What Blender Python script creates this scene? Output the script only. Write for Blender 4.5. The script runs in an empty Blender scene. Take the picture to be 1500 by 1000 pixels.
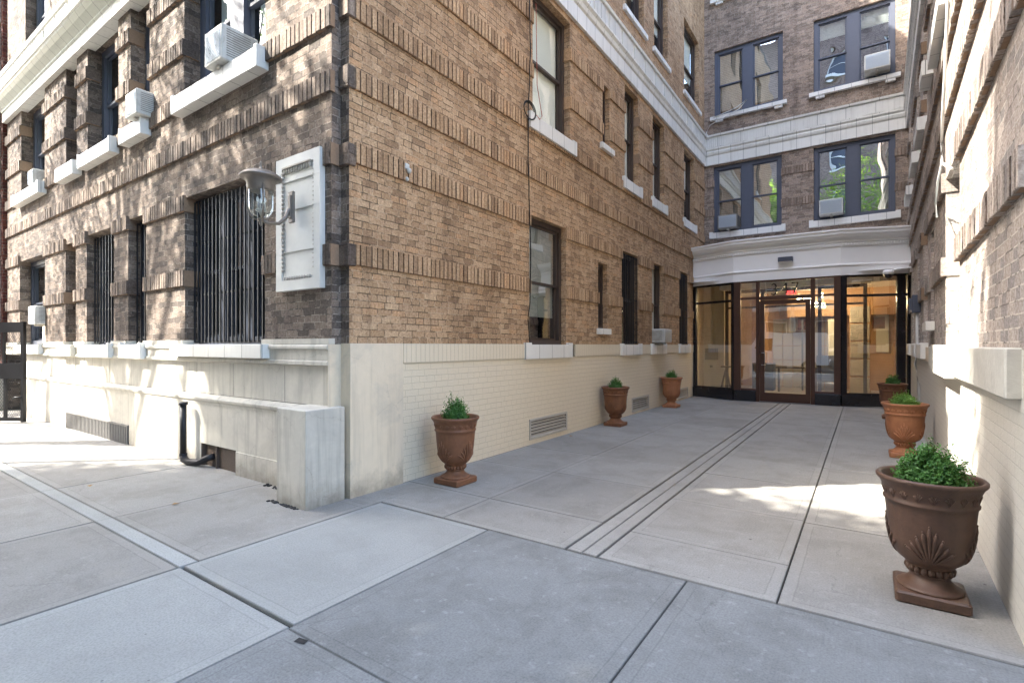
import bpy, math, random
import numpy as np
from mathutils import Vector, Matrix
random.seed(7)
R = math.radians
S = bpy.context.scene
COL = S.collection
PI = math.pi

# ------------------------------------------------------------------ materials
def newmat(name):
    m = bpy.data.materials.new(name); m.use_nodes = True
    nt = m.node_tree; nt.nodes.clear()
    o = nt.nodes.new('ShaderNodeOutputMaterial')
    return m, nt, o
class NT:
    def __init__(s, nt): s.nt = nt
    def n(s, t, **k):
        x = s.nt.nodes.new('ShaderNode' + t)
        for a, b in k.items(): setattr(x, a, b)
        return x
    def l(s, a, b): s.nt.links.new(a, b)
    def math(s, op, a, b=None, clamp=False):
        x = s.n('Math', operation=op, use_clamp=clamp)
        for i, v in enumerate((a, b)):
            if v is None: continue
            if isinstance(v, (int, float)): x.inputs[i].default_value = v
            else: s.l(v, x.inputs[i])
        return x.outputs[0]
    def mix(s, fac, a, b, bt='MIX'):
        x = s.n('Mix', data_type='RGBA', blend_type=bt)
        for i, v in ((0, fac), (6, a), (7, b)):
            if isinstance(v, (int, float)): x.inputs[i].default_value = v
            elif isinstance(v, tuple): x.inputs[i].default_value = (*v, 1) if len(v) == 3 else v
            else: s.l(v, x.inputs[i])
        return x.outputs[2]
    def noise(s, vec, scale, detail=4, rough=.55, dist=0):
        x = s.n('TexNoise'); x.inputs['Scale'].default_value = scale
        x.inputs['Detail'].default_value = detail; x.inputs['Roughness'].default_value = rough
        x.inputs['Distortion'].default_value = dist
        if vec is not None: s.l(vec, x.inputs['Vector'])
        return x
    def ramp(s, fac, stops, interp='LINEAR'):
        x = s.n('ValToRGB'); x.color_ramp.interpolation = interp
        el = x.color_ramp.elements
        while len(el) < len(stops): el.new(.5)
        for e, (p, c) in zip(el, stops):
            e.position = p; e.color = (*c, 1) if len(c) == 3 else c
        s.l(fac, x.inputs[0]); return x.outputs[0]
    def scalevec(s, vec, sc):
        x = s.n('VectorMath', operation='MULTIPLY'); x.inputs[1].default_value = sc
        s.l(vec, x.inputs[0]); return x.outputs[0]
    def bump(s, h, strength, dist, normal=None):
        b = s.n('Bump'); b.inputs['Strength'].default_value = strength; b.inputs['Distance'].default_value = dist
        s.l(h, b.inputs['Height'])
        if normal is not None: s.l(normal, b.inputs['Normal'])
        return b.outputs[0]
def principled(t, o, base, rough=.8, normal=None, spec=.3, metal=0.0):
    p = t.n('BsdfPrincipled')
    if isinstance(base, tuple): p.inputs['Base Color'].default_value = (*base, 1)
    else: t.l(base, p.inputs['Base Color'])
    if isinstance(rough, (int, float)): p.inputs['Roughness'].default_value = rough
    else: t.l(rough, p.inputs['Roughness'])
    p.inputs['Specular IOR Level'].default_value = spec
    p.inputs['Metallic'].default_value = metal
    if normal is not None: t.l(normal, p.inputs['Normal'])
    t.l(p.outputs[0], o.inputs[0]); return p

def brick_mat(name, cols, mortar, stain=(.05, .04, .035), stain_amt=.5, rowh=.0675, bw=.185, ms=.005, offset=.5,
              squash=.62, sqf=3, bump=1.0, painted=None, wob=.0042, mvar=.5, rough=.88, dj=.5, soot=.55):
    m, nt, o = newmat(name); t = NT(nt)
    uv = t.n('UVMap', uv_map='uv').outputs[0]
    geo = t.n('TexCoord').outputs['Object']
    wn = t.noise(uv, 16, 3)
    off = t.n('VectorMath', operation='SUBTRACT'); t.l(wn.outputs['Color'], off.inputs[0]); off.inputs[1].default_value = (.5, .5, .5)
    off2 = t.scalevec(off.outputs[0], (wob * 2, wob * 2, 0))
    add = t.n('VectorMath', operation='ADD'); t.l(uv, add.inputs[0]); t.l(off2, add.inputs[1])
    v = add.outputs[0]
    b = t.n('TexBrick'); b.offset = offset; b.offset_frequency = 2; b.squash = squash; b.squash_frequency = sqf
    b.inputs['Scale'].default_value = 1
    b.inputs['Color1'].default_value = (0, 0, 0, 1); b.inputs['Color2'].default_value = (1, 1, 1, 1); b.inputs['Mortar'].default_value = (.5, .5, .5, 1)
    b.inputs['Brick Width'].default_value = bw; b.inputs['Row Height'].default_value = rowh
    b.inputs['Mortar Size'].default_value = ms; b.inputs['Mortar Smooth'].default_value = .25; b.inputs['Bias'].default_value = 0
    t.l(v, b.inputs['Vector'])
    fine = t.noise(geo, 42, 6, .72)
    streak = t.noise(t.scalevec(uv, (22, 60, 1)), 1.6, 3)
    big = t.noise(geo, .55, 5, .6, .6)
    mid = t.noise(geo, 3.0, 4, .6)
    if painted:
        base = t.mix(t.math('MULTIPLY', b.outputs['Fac'], .35), painted, tuple(c * .6 for c in painted))
        base = t.mix(t.math('MULTIPLY', mid.outputs[0], .25), base, tuple(c * .78 for c in painted))
        base = t.mix(t.ramp(fine.outputs[0], [(.64, (0, 0, 0)), (.74, (.5, .5, .5))]), base, tuple(c * .55 for c in painted))
    else:
        n = len(cols)
        base = t.ramp(b.outputs['Color'], [((i + .0) / (n), c) for i, c in enumerate(cols)], 'CONSTANT')
        base = t.mix(t.ramp(fine.outputs[0], [(.36, (0, 0, 0)), (.68, (1, 1, 1))]), base, t.mix(1.0, base, (.50, .46, .43), 'MULTIPLY'))
        base = t.mix(t.ramp(streak.outputs[0], [(.45, (0, 0, 0)), (.75, (.55, .55, .55))]), base, t.mix(1.0, base, (.5, .48, .46), 'MULTIPLY'))
        mfac = t.math('MULTIPLY', b.outputs['Fac'], t.ramp(mid.outputs[0], [(.3, (1 - mvar,) * 3), (.6, (1, 1, 1))]))
        mn = t.noise(uv, 7, 4, .7)
        base = t.mix(mfac, base, t.mix(t.ramp(mn.outputs[0], [(dj, (0, 0, 0)), (dj + .07, (1, 1, 1))]), mortar, tuple(c * .22 for c in mortar)))  # patches of mortar darkened in colour to read as shadowed joints
        run = t.noise(t.scalevec(uv, (5.5, .55, 1)), 1.0, 5, .65)
        base = t.mix(t.ramp(run.outputs[0], [(.50, (0, 0, 0)), (.72, (soot,) * 3)]), base, t.mix(1.0, base, (.42, .40, .40), 'MULTIPLY'))
        sf = t.ramp(big.outputs[0], [(.46, (0, 0, 0)), (.68, (stain_amt,) * 3)])
        base = t.mix(sf, base, t.mix(1.0, base, stain, 'MULTIPLY'))
    inv = t.math('SUBTRACT', 1.0, b.outputs['Fac'])
    h = t.math('ADD', t.math('MULTIPLY', inv, 1.0), t.math('MULTIPLY', fine.outputs[0], .45))
    h = t.math('ADD', h, t.math('MULTIPLY', t.math('MULTIPLY', b.outputs['Color'], .35), inv))
    nrm = t.bump(h, bump, .012)
    principled(t, o, base, rough, nrm, .2)
    return m

def plain_mat(name, col, rough=.7, var=.12, bump=.15, scale=12, spec=.3, metal=0.0, dirt=None, dirt_scale=2.0, streaks=0.0, foot=0.0):
    m, nt, o = newmat(name); t = NT(nt)
    geo = t.n('TexCoord').outputs['Object']
    n1 = t.noise(geo, scale, 5, .6); n2 = t.noise(geo, dirt_scale, 5, .65, .5)
    base = t.mix(n1.outputs[0], tuple(c * (1 - var) for c in col), tuple(min(1, c * (1 + var)) for c in col))
    if dirt: base = t.mix(t.ramp(n2.outputs[0], [(.48, (0, 0, 0)), (.72, (.75, .75, .75))]), base, dirt)
    if streaks:
        s = t.noise(t.scalevec(geo, (9, 9, .6)), 1.5, 4, .6)
        base = t.mix(t.ramp(s.outputs[0], [(.5, (0, 0, 0)), (.75, (streaks,) * 3)]), base, tuple(c * .55 for c in col))
    if foot:
        sz = t.n('SeparateXYZ'); t.l(t.n('NewGeometry').outputs['Position'], sz.inputs[0])
        fn = t.noise(geo, 7, 5, .7)
        ff_ = t.math('MULTIPLY', t.math('SUBTRACT', fn.outputs[0], t.math('MULTIPLY', sz.outputs[2], 2.2)), 1.6, clamp=True)
        base = t.mix(t.math('MULTIPLY', ff_, foot), base, (.13, .11, .085))
        cr = t.n('TexVoronoi', feature='DISTANCE_TO_EDGE'); cr.inputs['Scale'].default_value = 1.7; t.l(t.mix(.12, geo, fn.outputs['Color']), cr.inputs['Vector'])
        cm = t.math('MULTIPLY', t.math('LESS_THAN', cr.outputs['Distance'], .004), t.ramp(n2.outputs[0], [(.5, (0, 0, 0)), (.55, (.22, .22, .22))]))
        base = t.mix(cm, base, (.16, .14, .11))
    r = t.math('ADD', rough - .08, t.math('MULTIPLY', n1.outputs[0], .16))
    principled(t, o, base, r, t.bump(n1.outputs[0], bump, .01), spec, metal)
    return m

def tile_mat(name, col, bw=.33, joint=(.12, .12, .11), rough=.35, row=60.0, ms=.004, streak=.25):
    m, nt, o = newmat(name); t = NT(nt)
    uv = t.n('UVMap', uv_map='uv').outputs[0]; geo = t.n('TexCoord').outputs['Object']
    b = t.n('TexBrick'); b.offset = .5; b.squash = 1
    b.inputs['Scale'].default_value = 1; b.inputs['Brick Width'].default_value = bw; b.inputs['Row Height'].default_value = row
    b.inputs['Mortar Size'].default_value = ms; b.inputs['Mortar Smooth'].default_value = .1
    b.inputs['Color1'].default_value = (0, 0, 0, 1); b.inputs['Color2'].default_value = (1, 1, 1, 1); b.inputs['Mortar'].default_value = (.5,) * 3 + (1,)
    t.l(uv, b.inputs['Vector'])
    n1 = t.noise(geo, 7, 5, .6); n2 = t.noise(t.scalevec(geo, (14, 14, 1.2)), 1.5, 4)
    base = t.mix(b.outputs['Color'], tuple(c * .9 for c in col), col)
    base = t.mix(t.math('MULTIPLY', n1.outputs[0], .3), base, tuple(c * .75 for c in col))
    base = t.mix(t.ramp(n2.outputs[0], [(.52, (0, 0, 0)), (.8, (streak,) * 3)]), base, (.16, .15, .13))
    base = t.mix(b.outputs['Fac'], base, joint)
    h = t.math('ADD', t.math('SUBTRACT', 1.0, b.outputs['Fac']), t.math('MULTIPLY', n1.outputs[0], .15))
    principled(t, o, base, rough, t.bump(h, .5, .004), .45)
    return m

def concrete_mat(name, col, rim, spots=.5, stain=.35, brush=.35, crack=.3):
    m, nt, o = newmat(name); t = NT(nt)
    e1 = t.n('UVMap', uv_map='uv').outputs[0]; e2 = t.n('UVMap', uv_map='uv2').outputs[0]
    geo = t.n('TexCoord').outputs['Object']
    at = t.n('Attribute', attribute_name='tone'); 
    s1 = t.n('SeparateXYZ'); t.l(e1, s1.inputs[0]); s2 = t.n('SeparateXYZ'); t.l(e2, s2.inputs[0])
    d = t.math('MINIMUM', t.math('MINIMUM', s1.outputs[0], s1.outputs[1]), t.math('MINIMUM', s2.outputs[0], s2.outputs[1]))
    wob = t.noise(geo, 6, 3)
    d = t.math('ADD', d, t.math('MULTIPLY', t.math('SUBTRACT', wob.outputs[0], .5), .012))
    border = t.math('LESS_THAN', d, .065)
    line = t.math('LESS_THAN', t.math('ABSOLUTE', t.math('SUBTRACT', d, .066)), .004)
    edge = t.math('LESS_THAN', d, .008)
    n1 = t.noise(geo, 1.1, 6, .6, .8); n2 = t.noise(geo, 90, 3, .6); n3 = t.noise(geo, 14, 5, .65)
    n4 = t.noise(geo, 2.2, 6, .7, .3)
    br = t.noise(t.scalevec(geo, (160, 3.0, 1)), 1.0, 3)
    base = t.mix(n1.outputs[0], tuple(c * .8 for c in col), tuple(c * 1.18 for c in col))
    base = t.mix(at.outputs['Fac'], base, t.mix(1.0, base, (.82, .81, .80), 'MULTIPLY'))
    base = t.mix(t.ramp(n2.outputs[0], [(.42, (0, 0, 0)), (.66, (.55, .55, .55))]), base, tuple(c * .5 for c in col))
    base = t.mix(t.ramp(br.outputs[0], [(.45, (0, 0, 0)), (.7, (brush * .6,) * 3)]), base, tuple(c * .6 for c in col))
    base = t.mix(t.ramp(n4.outputs[0], [(.46, (0, 0, 0)), (.60, (stain,) * 3)]), base, t.mix(1.0, base, (.62, .60, .58), 'MULTIPLY'))
    base = t.mix(t.ramp(n3.outputs[0], [(.58, (0, 0, 0)), (.72, (spots * .5,) * 3)]), base, tuple(min(.8, c * 1.45) for c in col))
    vor = t.n('TexVoronoi'); vor.inputs['Scale'].default_value = 2.3; t.l(geo, vor.inputs['Vector'])
    sp = t.math('LESS_THAN', vor.outputs['Distance'], t.math('MULTIPLY', n3.outputs[0], .045))
    base = t.mix(t.math('MULTIPLY', sp, .8), base, (.06, .055, .05))
    vor2 = t.n('TexVoronoi'); vor2.inputs['Scale'].default_value = 7; t.l(geo, vor2.inputs['Vector'])
    sp2 = t.math('LESS_THAN', vor2.outputs['Distance'], t.math('MULTIPLY', n3.outputs[0], .07))
    base = t.mix(t.math('MULTIPLY', sp2, .6), base, (.1, .1, .1))
    base = t.mix(t.math('MULTIPLY', border, rim), base, tuple(min(.8, c * 1.12) for c in col))
    base = t.mix(t.math('MULTIPLY', line, .28), base, tuple(c * .35 for c in col))
    base = t.mix(t.math('MULTIPLY', edge, .35), base, tuple(c * .4 for c in col))
    cr = t.n('TexVoronoi', feature='DISTANCE_TO_EDGE'); cr.inputs['Scale'].default_value = .55
    t.l(t.mix(.10, geo, n3.outputs['Color']), cr.inputs['Vector'])
    cm = t.math('MULTIPLY', t.math('LESS_THAN', cr.outputs['Distance'], .0022), t.ramp(n1.outputs[0], [(.52, (0, 0, 0)), (.55, (crack,) * 3)]))
    base = t.mix(cm, base, tuple(c * .3 for c in col))
    inb = t.math('SUBTRACT', 1.0, border)
    h = t.math('ADD', t.math('MULTIPLY', n2.outputs[0], .5), t.math('MULTIPLY', t.math('MULTIPLY', br.outputs[0], inb), brush * 2))
    h = t.math('SUBTRACT', h, t.math('MULTIPLY', line, 1.0))
    principled(t, o, base, .8, t.bump(h, .35, .004), .3)
    return m

def glass_mat(name, tint=(.75, .8, .8), refl=.18, rough=.0, wav=0.0):
    m, nt, o = newmat(name); t = NT(nt)
    tr = t.n('BsdfTransparent'); tr.inputs[0].default_value = (*tint, 1)
    gl = t.n('BsdfGlossy'); gl.inputs['Roughness'].default_value = rough; gl.inputs[0].default_value = (.95, .97, 1, 1)
    if wav:
        geo = t.n('TexCoord').outputs['Object']
        n = t.noise(geo, 1.3, 1)
        nb = t.bump(n.outputs[0], wav, .05); t.l(nb, gl.inputs['Normal'])
    gg = t.n('NewGeometry'); dp = t.n('VectorMath', operation='DOT_PRODUCT'); t.l(gg.outputs['Incoming'], dp.inputs[0]); t.l(gg.outputs['Normal'], dp.inputs[1])
    sch = t.math('POWER', t.math('SUBTRACT', 1.0, t.math('ABSOLUTE', dp.outputs['Value'])), 5.0)
    f = t.math('ADD', refl + .05, t.math('MULTIPLY', sch, .9), clamp=True)
    mx = t.n('MixShader'); t.l(f, mx.inputs[0]); t.l(tr.outputs[0], mx.inputs[1]); t.l(gl.outputs[0], mx.inputs[2])
    t.l(mx.outputs[0], o.inputs[0]); return m

def leaf_mat(name, c1, c2, trans=.35):
    m, nt, o = newmat(name); t = NT(nt)
    g = t.n('NewGeometry'); geo = t.n('TexCoord').outputs['Object']
    n = t.noise(geo, 3, 3)
    f = t.math('ADD', t.math('MULTIPLY', g.outputs['Random Per Island'], .6), t.math('MULTIPLY', n.outputs[0], .4))
    c = t.mix(f, c1, c2)
    d = t.n('BsdfDiffuse'); t.l(c, d.inputs[0]); tl = t.n('BsdfTranslucent'); t.l(t.mix(.3, c, (.35, .5, .05)), tl.inputs[0])
    gl = t.n('BsdfGlossy'); gl.inputs['Roughness'].default_value = .45; gl.inputs[0].default_value = (.5, .6, .5, 1)
    mx = t.n('MixShader'); mx.inputs[0].default_value = trans; t.l(d.outputs[0], mx.inputs[1]); t.l(tl.outputs[0], mx.inputs[2])
    m2 = t.n('MixShader'); m2.inputs[0].default_value = .06; t.l(mx.outputs[0], m2.inputs[1]); t.l(gl.outputs[0], m2.inputs[2])
    t.l(m2.outputs[0], o.inputs[0]); return m

def emis_mat(name, col, st):
    m, nt, o = newmat(name); t = NT(nt); e = t.n('Emission'); e.inputs[0].default_value = (*col, 1); e.inputs[1].default_value = st
    t.l(e.outputs[0], o.inputs[0]); return m

court_cols = [(.62, .43, .265), (.57, .385, .232), (.52, .348, .205), (.66, .465, .29), (.60, .41, .25), (.41, .272, .165), (.63, .435, .265), (.55, .37, .222), (.49, .33, .20), (.64, .41, .235), (.58, .395, .243)]
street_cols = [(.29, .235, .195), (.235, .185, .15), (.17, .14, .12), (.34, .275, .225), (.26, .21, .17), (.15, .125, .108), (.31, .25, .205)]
back_cols = [(.45, .355, .28), (.37, .295, .24), (.28, .225, .185), (.48, .385, .315), (.33, .265, .215), (.40, .32, .26)]
M = {}
M['court'] = brick_mat('court_brick', court_cols, (.60, .44, .29), dj=.44, stain=(.62, .58, .55), stain_amt=.8)
M['court_s'] = brick_mat('court_soldier', court_cols, (.24, .155, .095), stain=(.6, .56, .53), stain_amt=.8, rowh=.21, bw=.0675, ms=.007, offset=0, squash=1)
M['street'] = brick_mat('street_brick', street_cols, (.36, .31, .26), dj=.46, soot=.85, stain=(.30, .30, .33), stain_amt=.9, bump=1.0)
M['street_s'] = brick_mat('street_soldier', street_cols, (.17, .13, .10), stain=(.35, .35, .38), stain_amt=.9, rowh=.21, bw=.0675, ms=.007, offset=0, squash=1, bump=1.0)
M['back'] = brick_mat('rear_brick', back_cols, (.42, .37, .31), stain=(.6, .6, .62), stain_amt=.7)
M['back_s'] = brick_mat('rear_soldier', back_cols, (.17, .14, .11), rowh=.21, bw=.0675, ms=.007, offset=0, squash=1)
M['right'] = brick_mat('right_brick', [tuple(min(.8, x * 1.3 + .22) for x in c) for c in street_cols], (.64, .58, .51), stain=(.7, .68, .66), stain_amt=.8, bump=1.0)  # street brick colours lifted so the wall reads as sunlit
M['right_s'] = brick_mat('right_soldier', [tuple(min(.8, x * 1.3 + .18) for x in c) for c in street_cols], (.2, .15, .12), rowh=.21, bw=.0675, ms=.007, offset=0, squash=1, bump=1.0)  # same sunlit lift put into the soldier brick colours
M['paintbrick'] = brick_mat('cream_painted_brick', None, None, painted=(.70, .61, .465), ms=.004, bump=.55, rough=.6)
M['paintsold'] = brick_mat('cream_painted_soldier', None, None, painted=(.70, .61, .465), rowh=.21, bw=.0675, ms=.007, offset=0, squash=1, bump=.7, rough=.6)
M['cream'] = plain_mat('cream_paint', (.68, .58, .44), .6, .08, .25, 9, dirt=(.45, .41, .34), streaks=.45, foot=.65)
M['stonebase'] = plain_mat('limestone_paint', (.56, .53, .46), .7, .1, .3, 14, dirt=(.38, .36, .32), dirt_scale=1.6, streaks=.7, foot=.65)
M['rightbase'] = brick_mat('grey_cream_painted_brick', None, None, painted=(.56, .53, .47), ms=.004, bump=.5, rough=.6)
M['rightledge'] = plain_mat('rough_limestone', (.54, .52, .46), .8, .12, .5, 25, dirt=(.40, .38, .34))
M['terra'] = tile_mat('glazed_terracotta', (.74, .73, .68))
M['terra_flute'] = tile_mat('glazed_terracotta_frieze', (.72, .71, .66), bw=.62)
M['cove'] = tile_mat('glazed_cove_tile', (.58, .60, .52), bw=.30, joint=(.07, .07, .06))
M['whitesill'] = tile_mat('white_sill_block', (.76, .755, .72), bw=.36, streak=.12)
M['whitepaint'] = plain_mat('white_cornice_paint', (.90, .89, .87), .45, .03, .04, 6)
M['plaque'] = plain_mat('pale_terracotta_panel', (.62, .62, .585), .45, .07, .2, 9, dirt=(.5, .5, .48))
M['bronze'] = plain_mat('dark_bronze_frame', (.075, .055, .045), .45, .15, .05, 8, .4, .3)
M['slate'] = plain_mat('blue_grey_frame_paint', (.075, .085, .115), .5, .12, .08, 9, .4)
M['bluedark'] = plain_mat('navy_frame_paint', (.04, .048, .07), .5, .12, .08, 9, .4)
M['greyframe'] = plain_mat('light_grey_frame', (.42, .45, .48), .45, .08, .05, 9, .4)
M['doorbrown'] = plain_mat('brown_aluminium', (.10, .055, .042), .35, .12, .04, 6, .5, .55)
M['black'] = plain_mat('black_gloss', (.012, .012, .016), .25, .1, .03, 6, .6)
M['iron'] = plain_mat('black_iron', (.02, .02, .023), .5, .2, .15, 30, .4, .2)
M['grate'] = plain_mat('grey_iron_grate', (.16, .155, .15), .55, .25, .2, 30, .4, .3)
M['meshgrille'] = plain_mat('rusty_screen', (.10, .075, .06), .7, .4, .6, 60, .3)
M['acwhite'] = plain_mat('white_ac_casing', (.56, .56, .53), .5, .1, .05, 9, dirt=(.34, .32, .28), dirt_scale=6, streaks=.5)
M['acgrey'] = plain_mat('grey_ac_casing', (.22, .21, .19), .6, .1, .05, 9)
M['acfin'] = plain_mat('ac_fin', (.40, .45, .50), .45, .12, .1, 40, .4, .3)
M['brass'] = plain_mat('aged_bronze_lamp', (.20, .175, .15), .48, .25, .08, 20, .5, .55)
M['soil'] = plain_mat('potting_soil', (.025, .018, .012), .95, .4, .8, 60)
M['terracotta'] = plain_mat('terracotta_glaze', (.19, .082, .04), .5, .4, .25, 14, .4, dirt=(.075, .032, .02), dirt_scale=4, streaks=.4)
M['terracotta_lt'] = plain_mat('pale_terracotta_glaze', (.36, .155, .075), .55, .3, .25, 14, .35, dirt=(.19, .08, .04), dirt_scale=4, streaks=.35)
M['terracotta_dk'] = plain_mat('brown_terracotta_glaze', (.10, .054, .034), .5, .45, .3, 16, .45, dirt=(.030, .019, .016), dirt_scale=3.5, streaks=.45)
M['glass'] = glass_mat('window_glass', (.93, .96, .95), .03, 0, .1)
M['glassrear'] = glass_mat('rear_window_glass', (.75, .8, .8), .42, 0, .12)
M['glassdoor'] = glass_mat('door_glass', (.66, .68, .68), .26, 0, .05)
M['lampglass'] = glass_mat('lamp_glass', (.9, .95, .95), .05)
M['blind'] = plain_mat('cream_roller_blind', (.78, .77, .69), .8, .05, .05, 5)
M['slatblind'] = tile_mat('slatted_blind', (.62, .55, .46), bw=50, row=.05, ms=.004, joint=(.2, .17, .14), rough=.6, streak=0)
M['curtain'] = plain_mat('white_curtain', (.70, .72, .74), .85, .08, .3, 4)
M['room'] = plain_mat('dark_room_backing', (.05, .045, .042), .9, .3, .1, 3)  # dark colour imitates the lack of light inside the rooms
M['cable'] = plain_mat('black_cable', (.015, .015, .015), .6)
M['cablew'] = plain_mat('white_cable', (.65, .65, .62), .6)
M['rope'] = plain_mat('red_cord', (.45, .12, .08), .8)
M['conc'] = concrete_mat('grey_concrete', (.315, .305, .28), .15)
M['conc_lt'] = concrete_mat('new_pale_concrete', (.36, .37, .355), .10, spots=.2, stain=.2, crack=0, brush=.2)
M['conc_dk'] = concrete_mat('old_blue_grey_concrete', (.235, .243, .238), .0, spots=.9, stain=.45, brush=.5)
M['darkmortar'] = plain_mat('dark_recessed_mortar', (.26, .175, .115), .95, .3, .3, 40)
M['jointbed'] = plain_mat('black_joint_filler', (.03, .03, .03), .9, .3, .5, 40)
M['asphalt'] = plain_mat('asphalt', (.055, .055, .057), .9, .3, .6, 60)
M['oppbrick'] = brick_mat('opposite_brick', [(.42, .27, .17), (.36, .22, .14), (.46, .31, .2)], (.5, .42, .33), stain_amt=.3)
M['redbrick'] = brick_mat('red_brick', [(.16, .05, .04), (.12, .04, .035), (.20, .07, .05)], (.25, .2, .17), stain_amt=.5)
M['pinkbrick'] = brick_mat('pale_rose_brick', [(.36, .27, .24), (.30, .22, .20), (.42, .33, .29)], (.45, .4, .35), stain_amt=.5)
M['leaf'] = leaf_mat('tree_leaf', (.10, .20, .03), (.24, .40, .07), .5)
M['box1'] = leaf_mat('boxwood_leaf', (.03, .12, .025), (.13, .30, .07), .25)
M['box2'] = leaf_mat('bright_boxwood_leaf', (.08, .20, .03), (.24, .44, .09), .25)
M['bark'] = plain_mat('bark', (.15, .12, .09), .9, .35, .8, 20)
M['barkpale'] = plain_mat('pale_plane_bark', (.42, .37, .30), .9, .35, .6, 6, dirt=(.2, .17, .13), dirt_scale=3)
M['twig'] = plain_mat('twig', (.06, .04, .02), .9)
M['orangewood'] = plain_mat('orange_wood_panel', (.54, .33, .18), .45, .25, .05, 3, .4)
M['lobbycream'] = plain_mat('lobby_cream_wall', (.62, .54, .40), .7, .05, .03, 4)
M['lobbyfloor'] = plain_mat('lobby_stone_floor', (.40, .36, .30), .35, .15, .03, 4, .5)
M['warmlamp'] = emis_mat('warm_lamp_glass', (1, .74, .40), 17.0)
M['redsign'] = emis_mat('red_sign', (1, .06, .05), .45)  # glow made up for an unreadable red mark
M['steel'] = plain_mat('satin_steel', (.55, .54, .52), .3, .05, .02, 10, .5, .9)
M['greymetal'] = plain_mat('grey_vent_metal', (.43, .40, .35), .6, .12, .1, 14, .4)
M['deepblack'] = plain_mat('black_vent_shade', (.006, .006, .006), .9)  # near-black colour stands in for shade inside the vents
M['vanwhite'] = plain_mat('white_van_paint', (.62, .63, .64), .3, .02, .0, 3, .5)
M['carblue'] = plain_mat('dark_car_paint', (.04, .05, .07), .25, .02, .0, 3, .6)
M['rubber'] = plain_mat('tyre_rubber', (.02, .02, .02), .8)
M['dryleaf'] = plain_mat('dry_leaf', (.30, .17, .06), .8)
M['redlight'] = plain_mat('red_lamp_lens', (.4, .02, .02), .3)

# ------------------------------------------------------------------ wall spaces: (a along, d outward, z up)
def SP_world(a, d, z): return (a, d, z)
def SP_left(a, d, z): return (-3.88 + d, a, z)
def SP_street(a, d, z): return (a, 2.90 - d, z)
def SP_back(a, d, z): return (a, 15.6 - d, z)
def SP_right(a, d, z): return (.54 + .022 * a - d, a + .022 * d, z)

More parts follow.
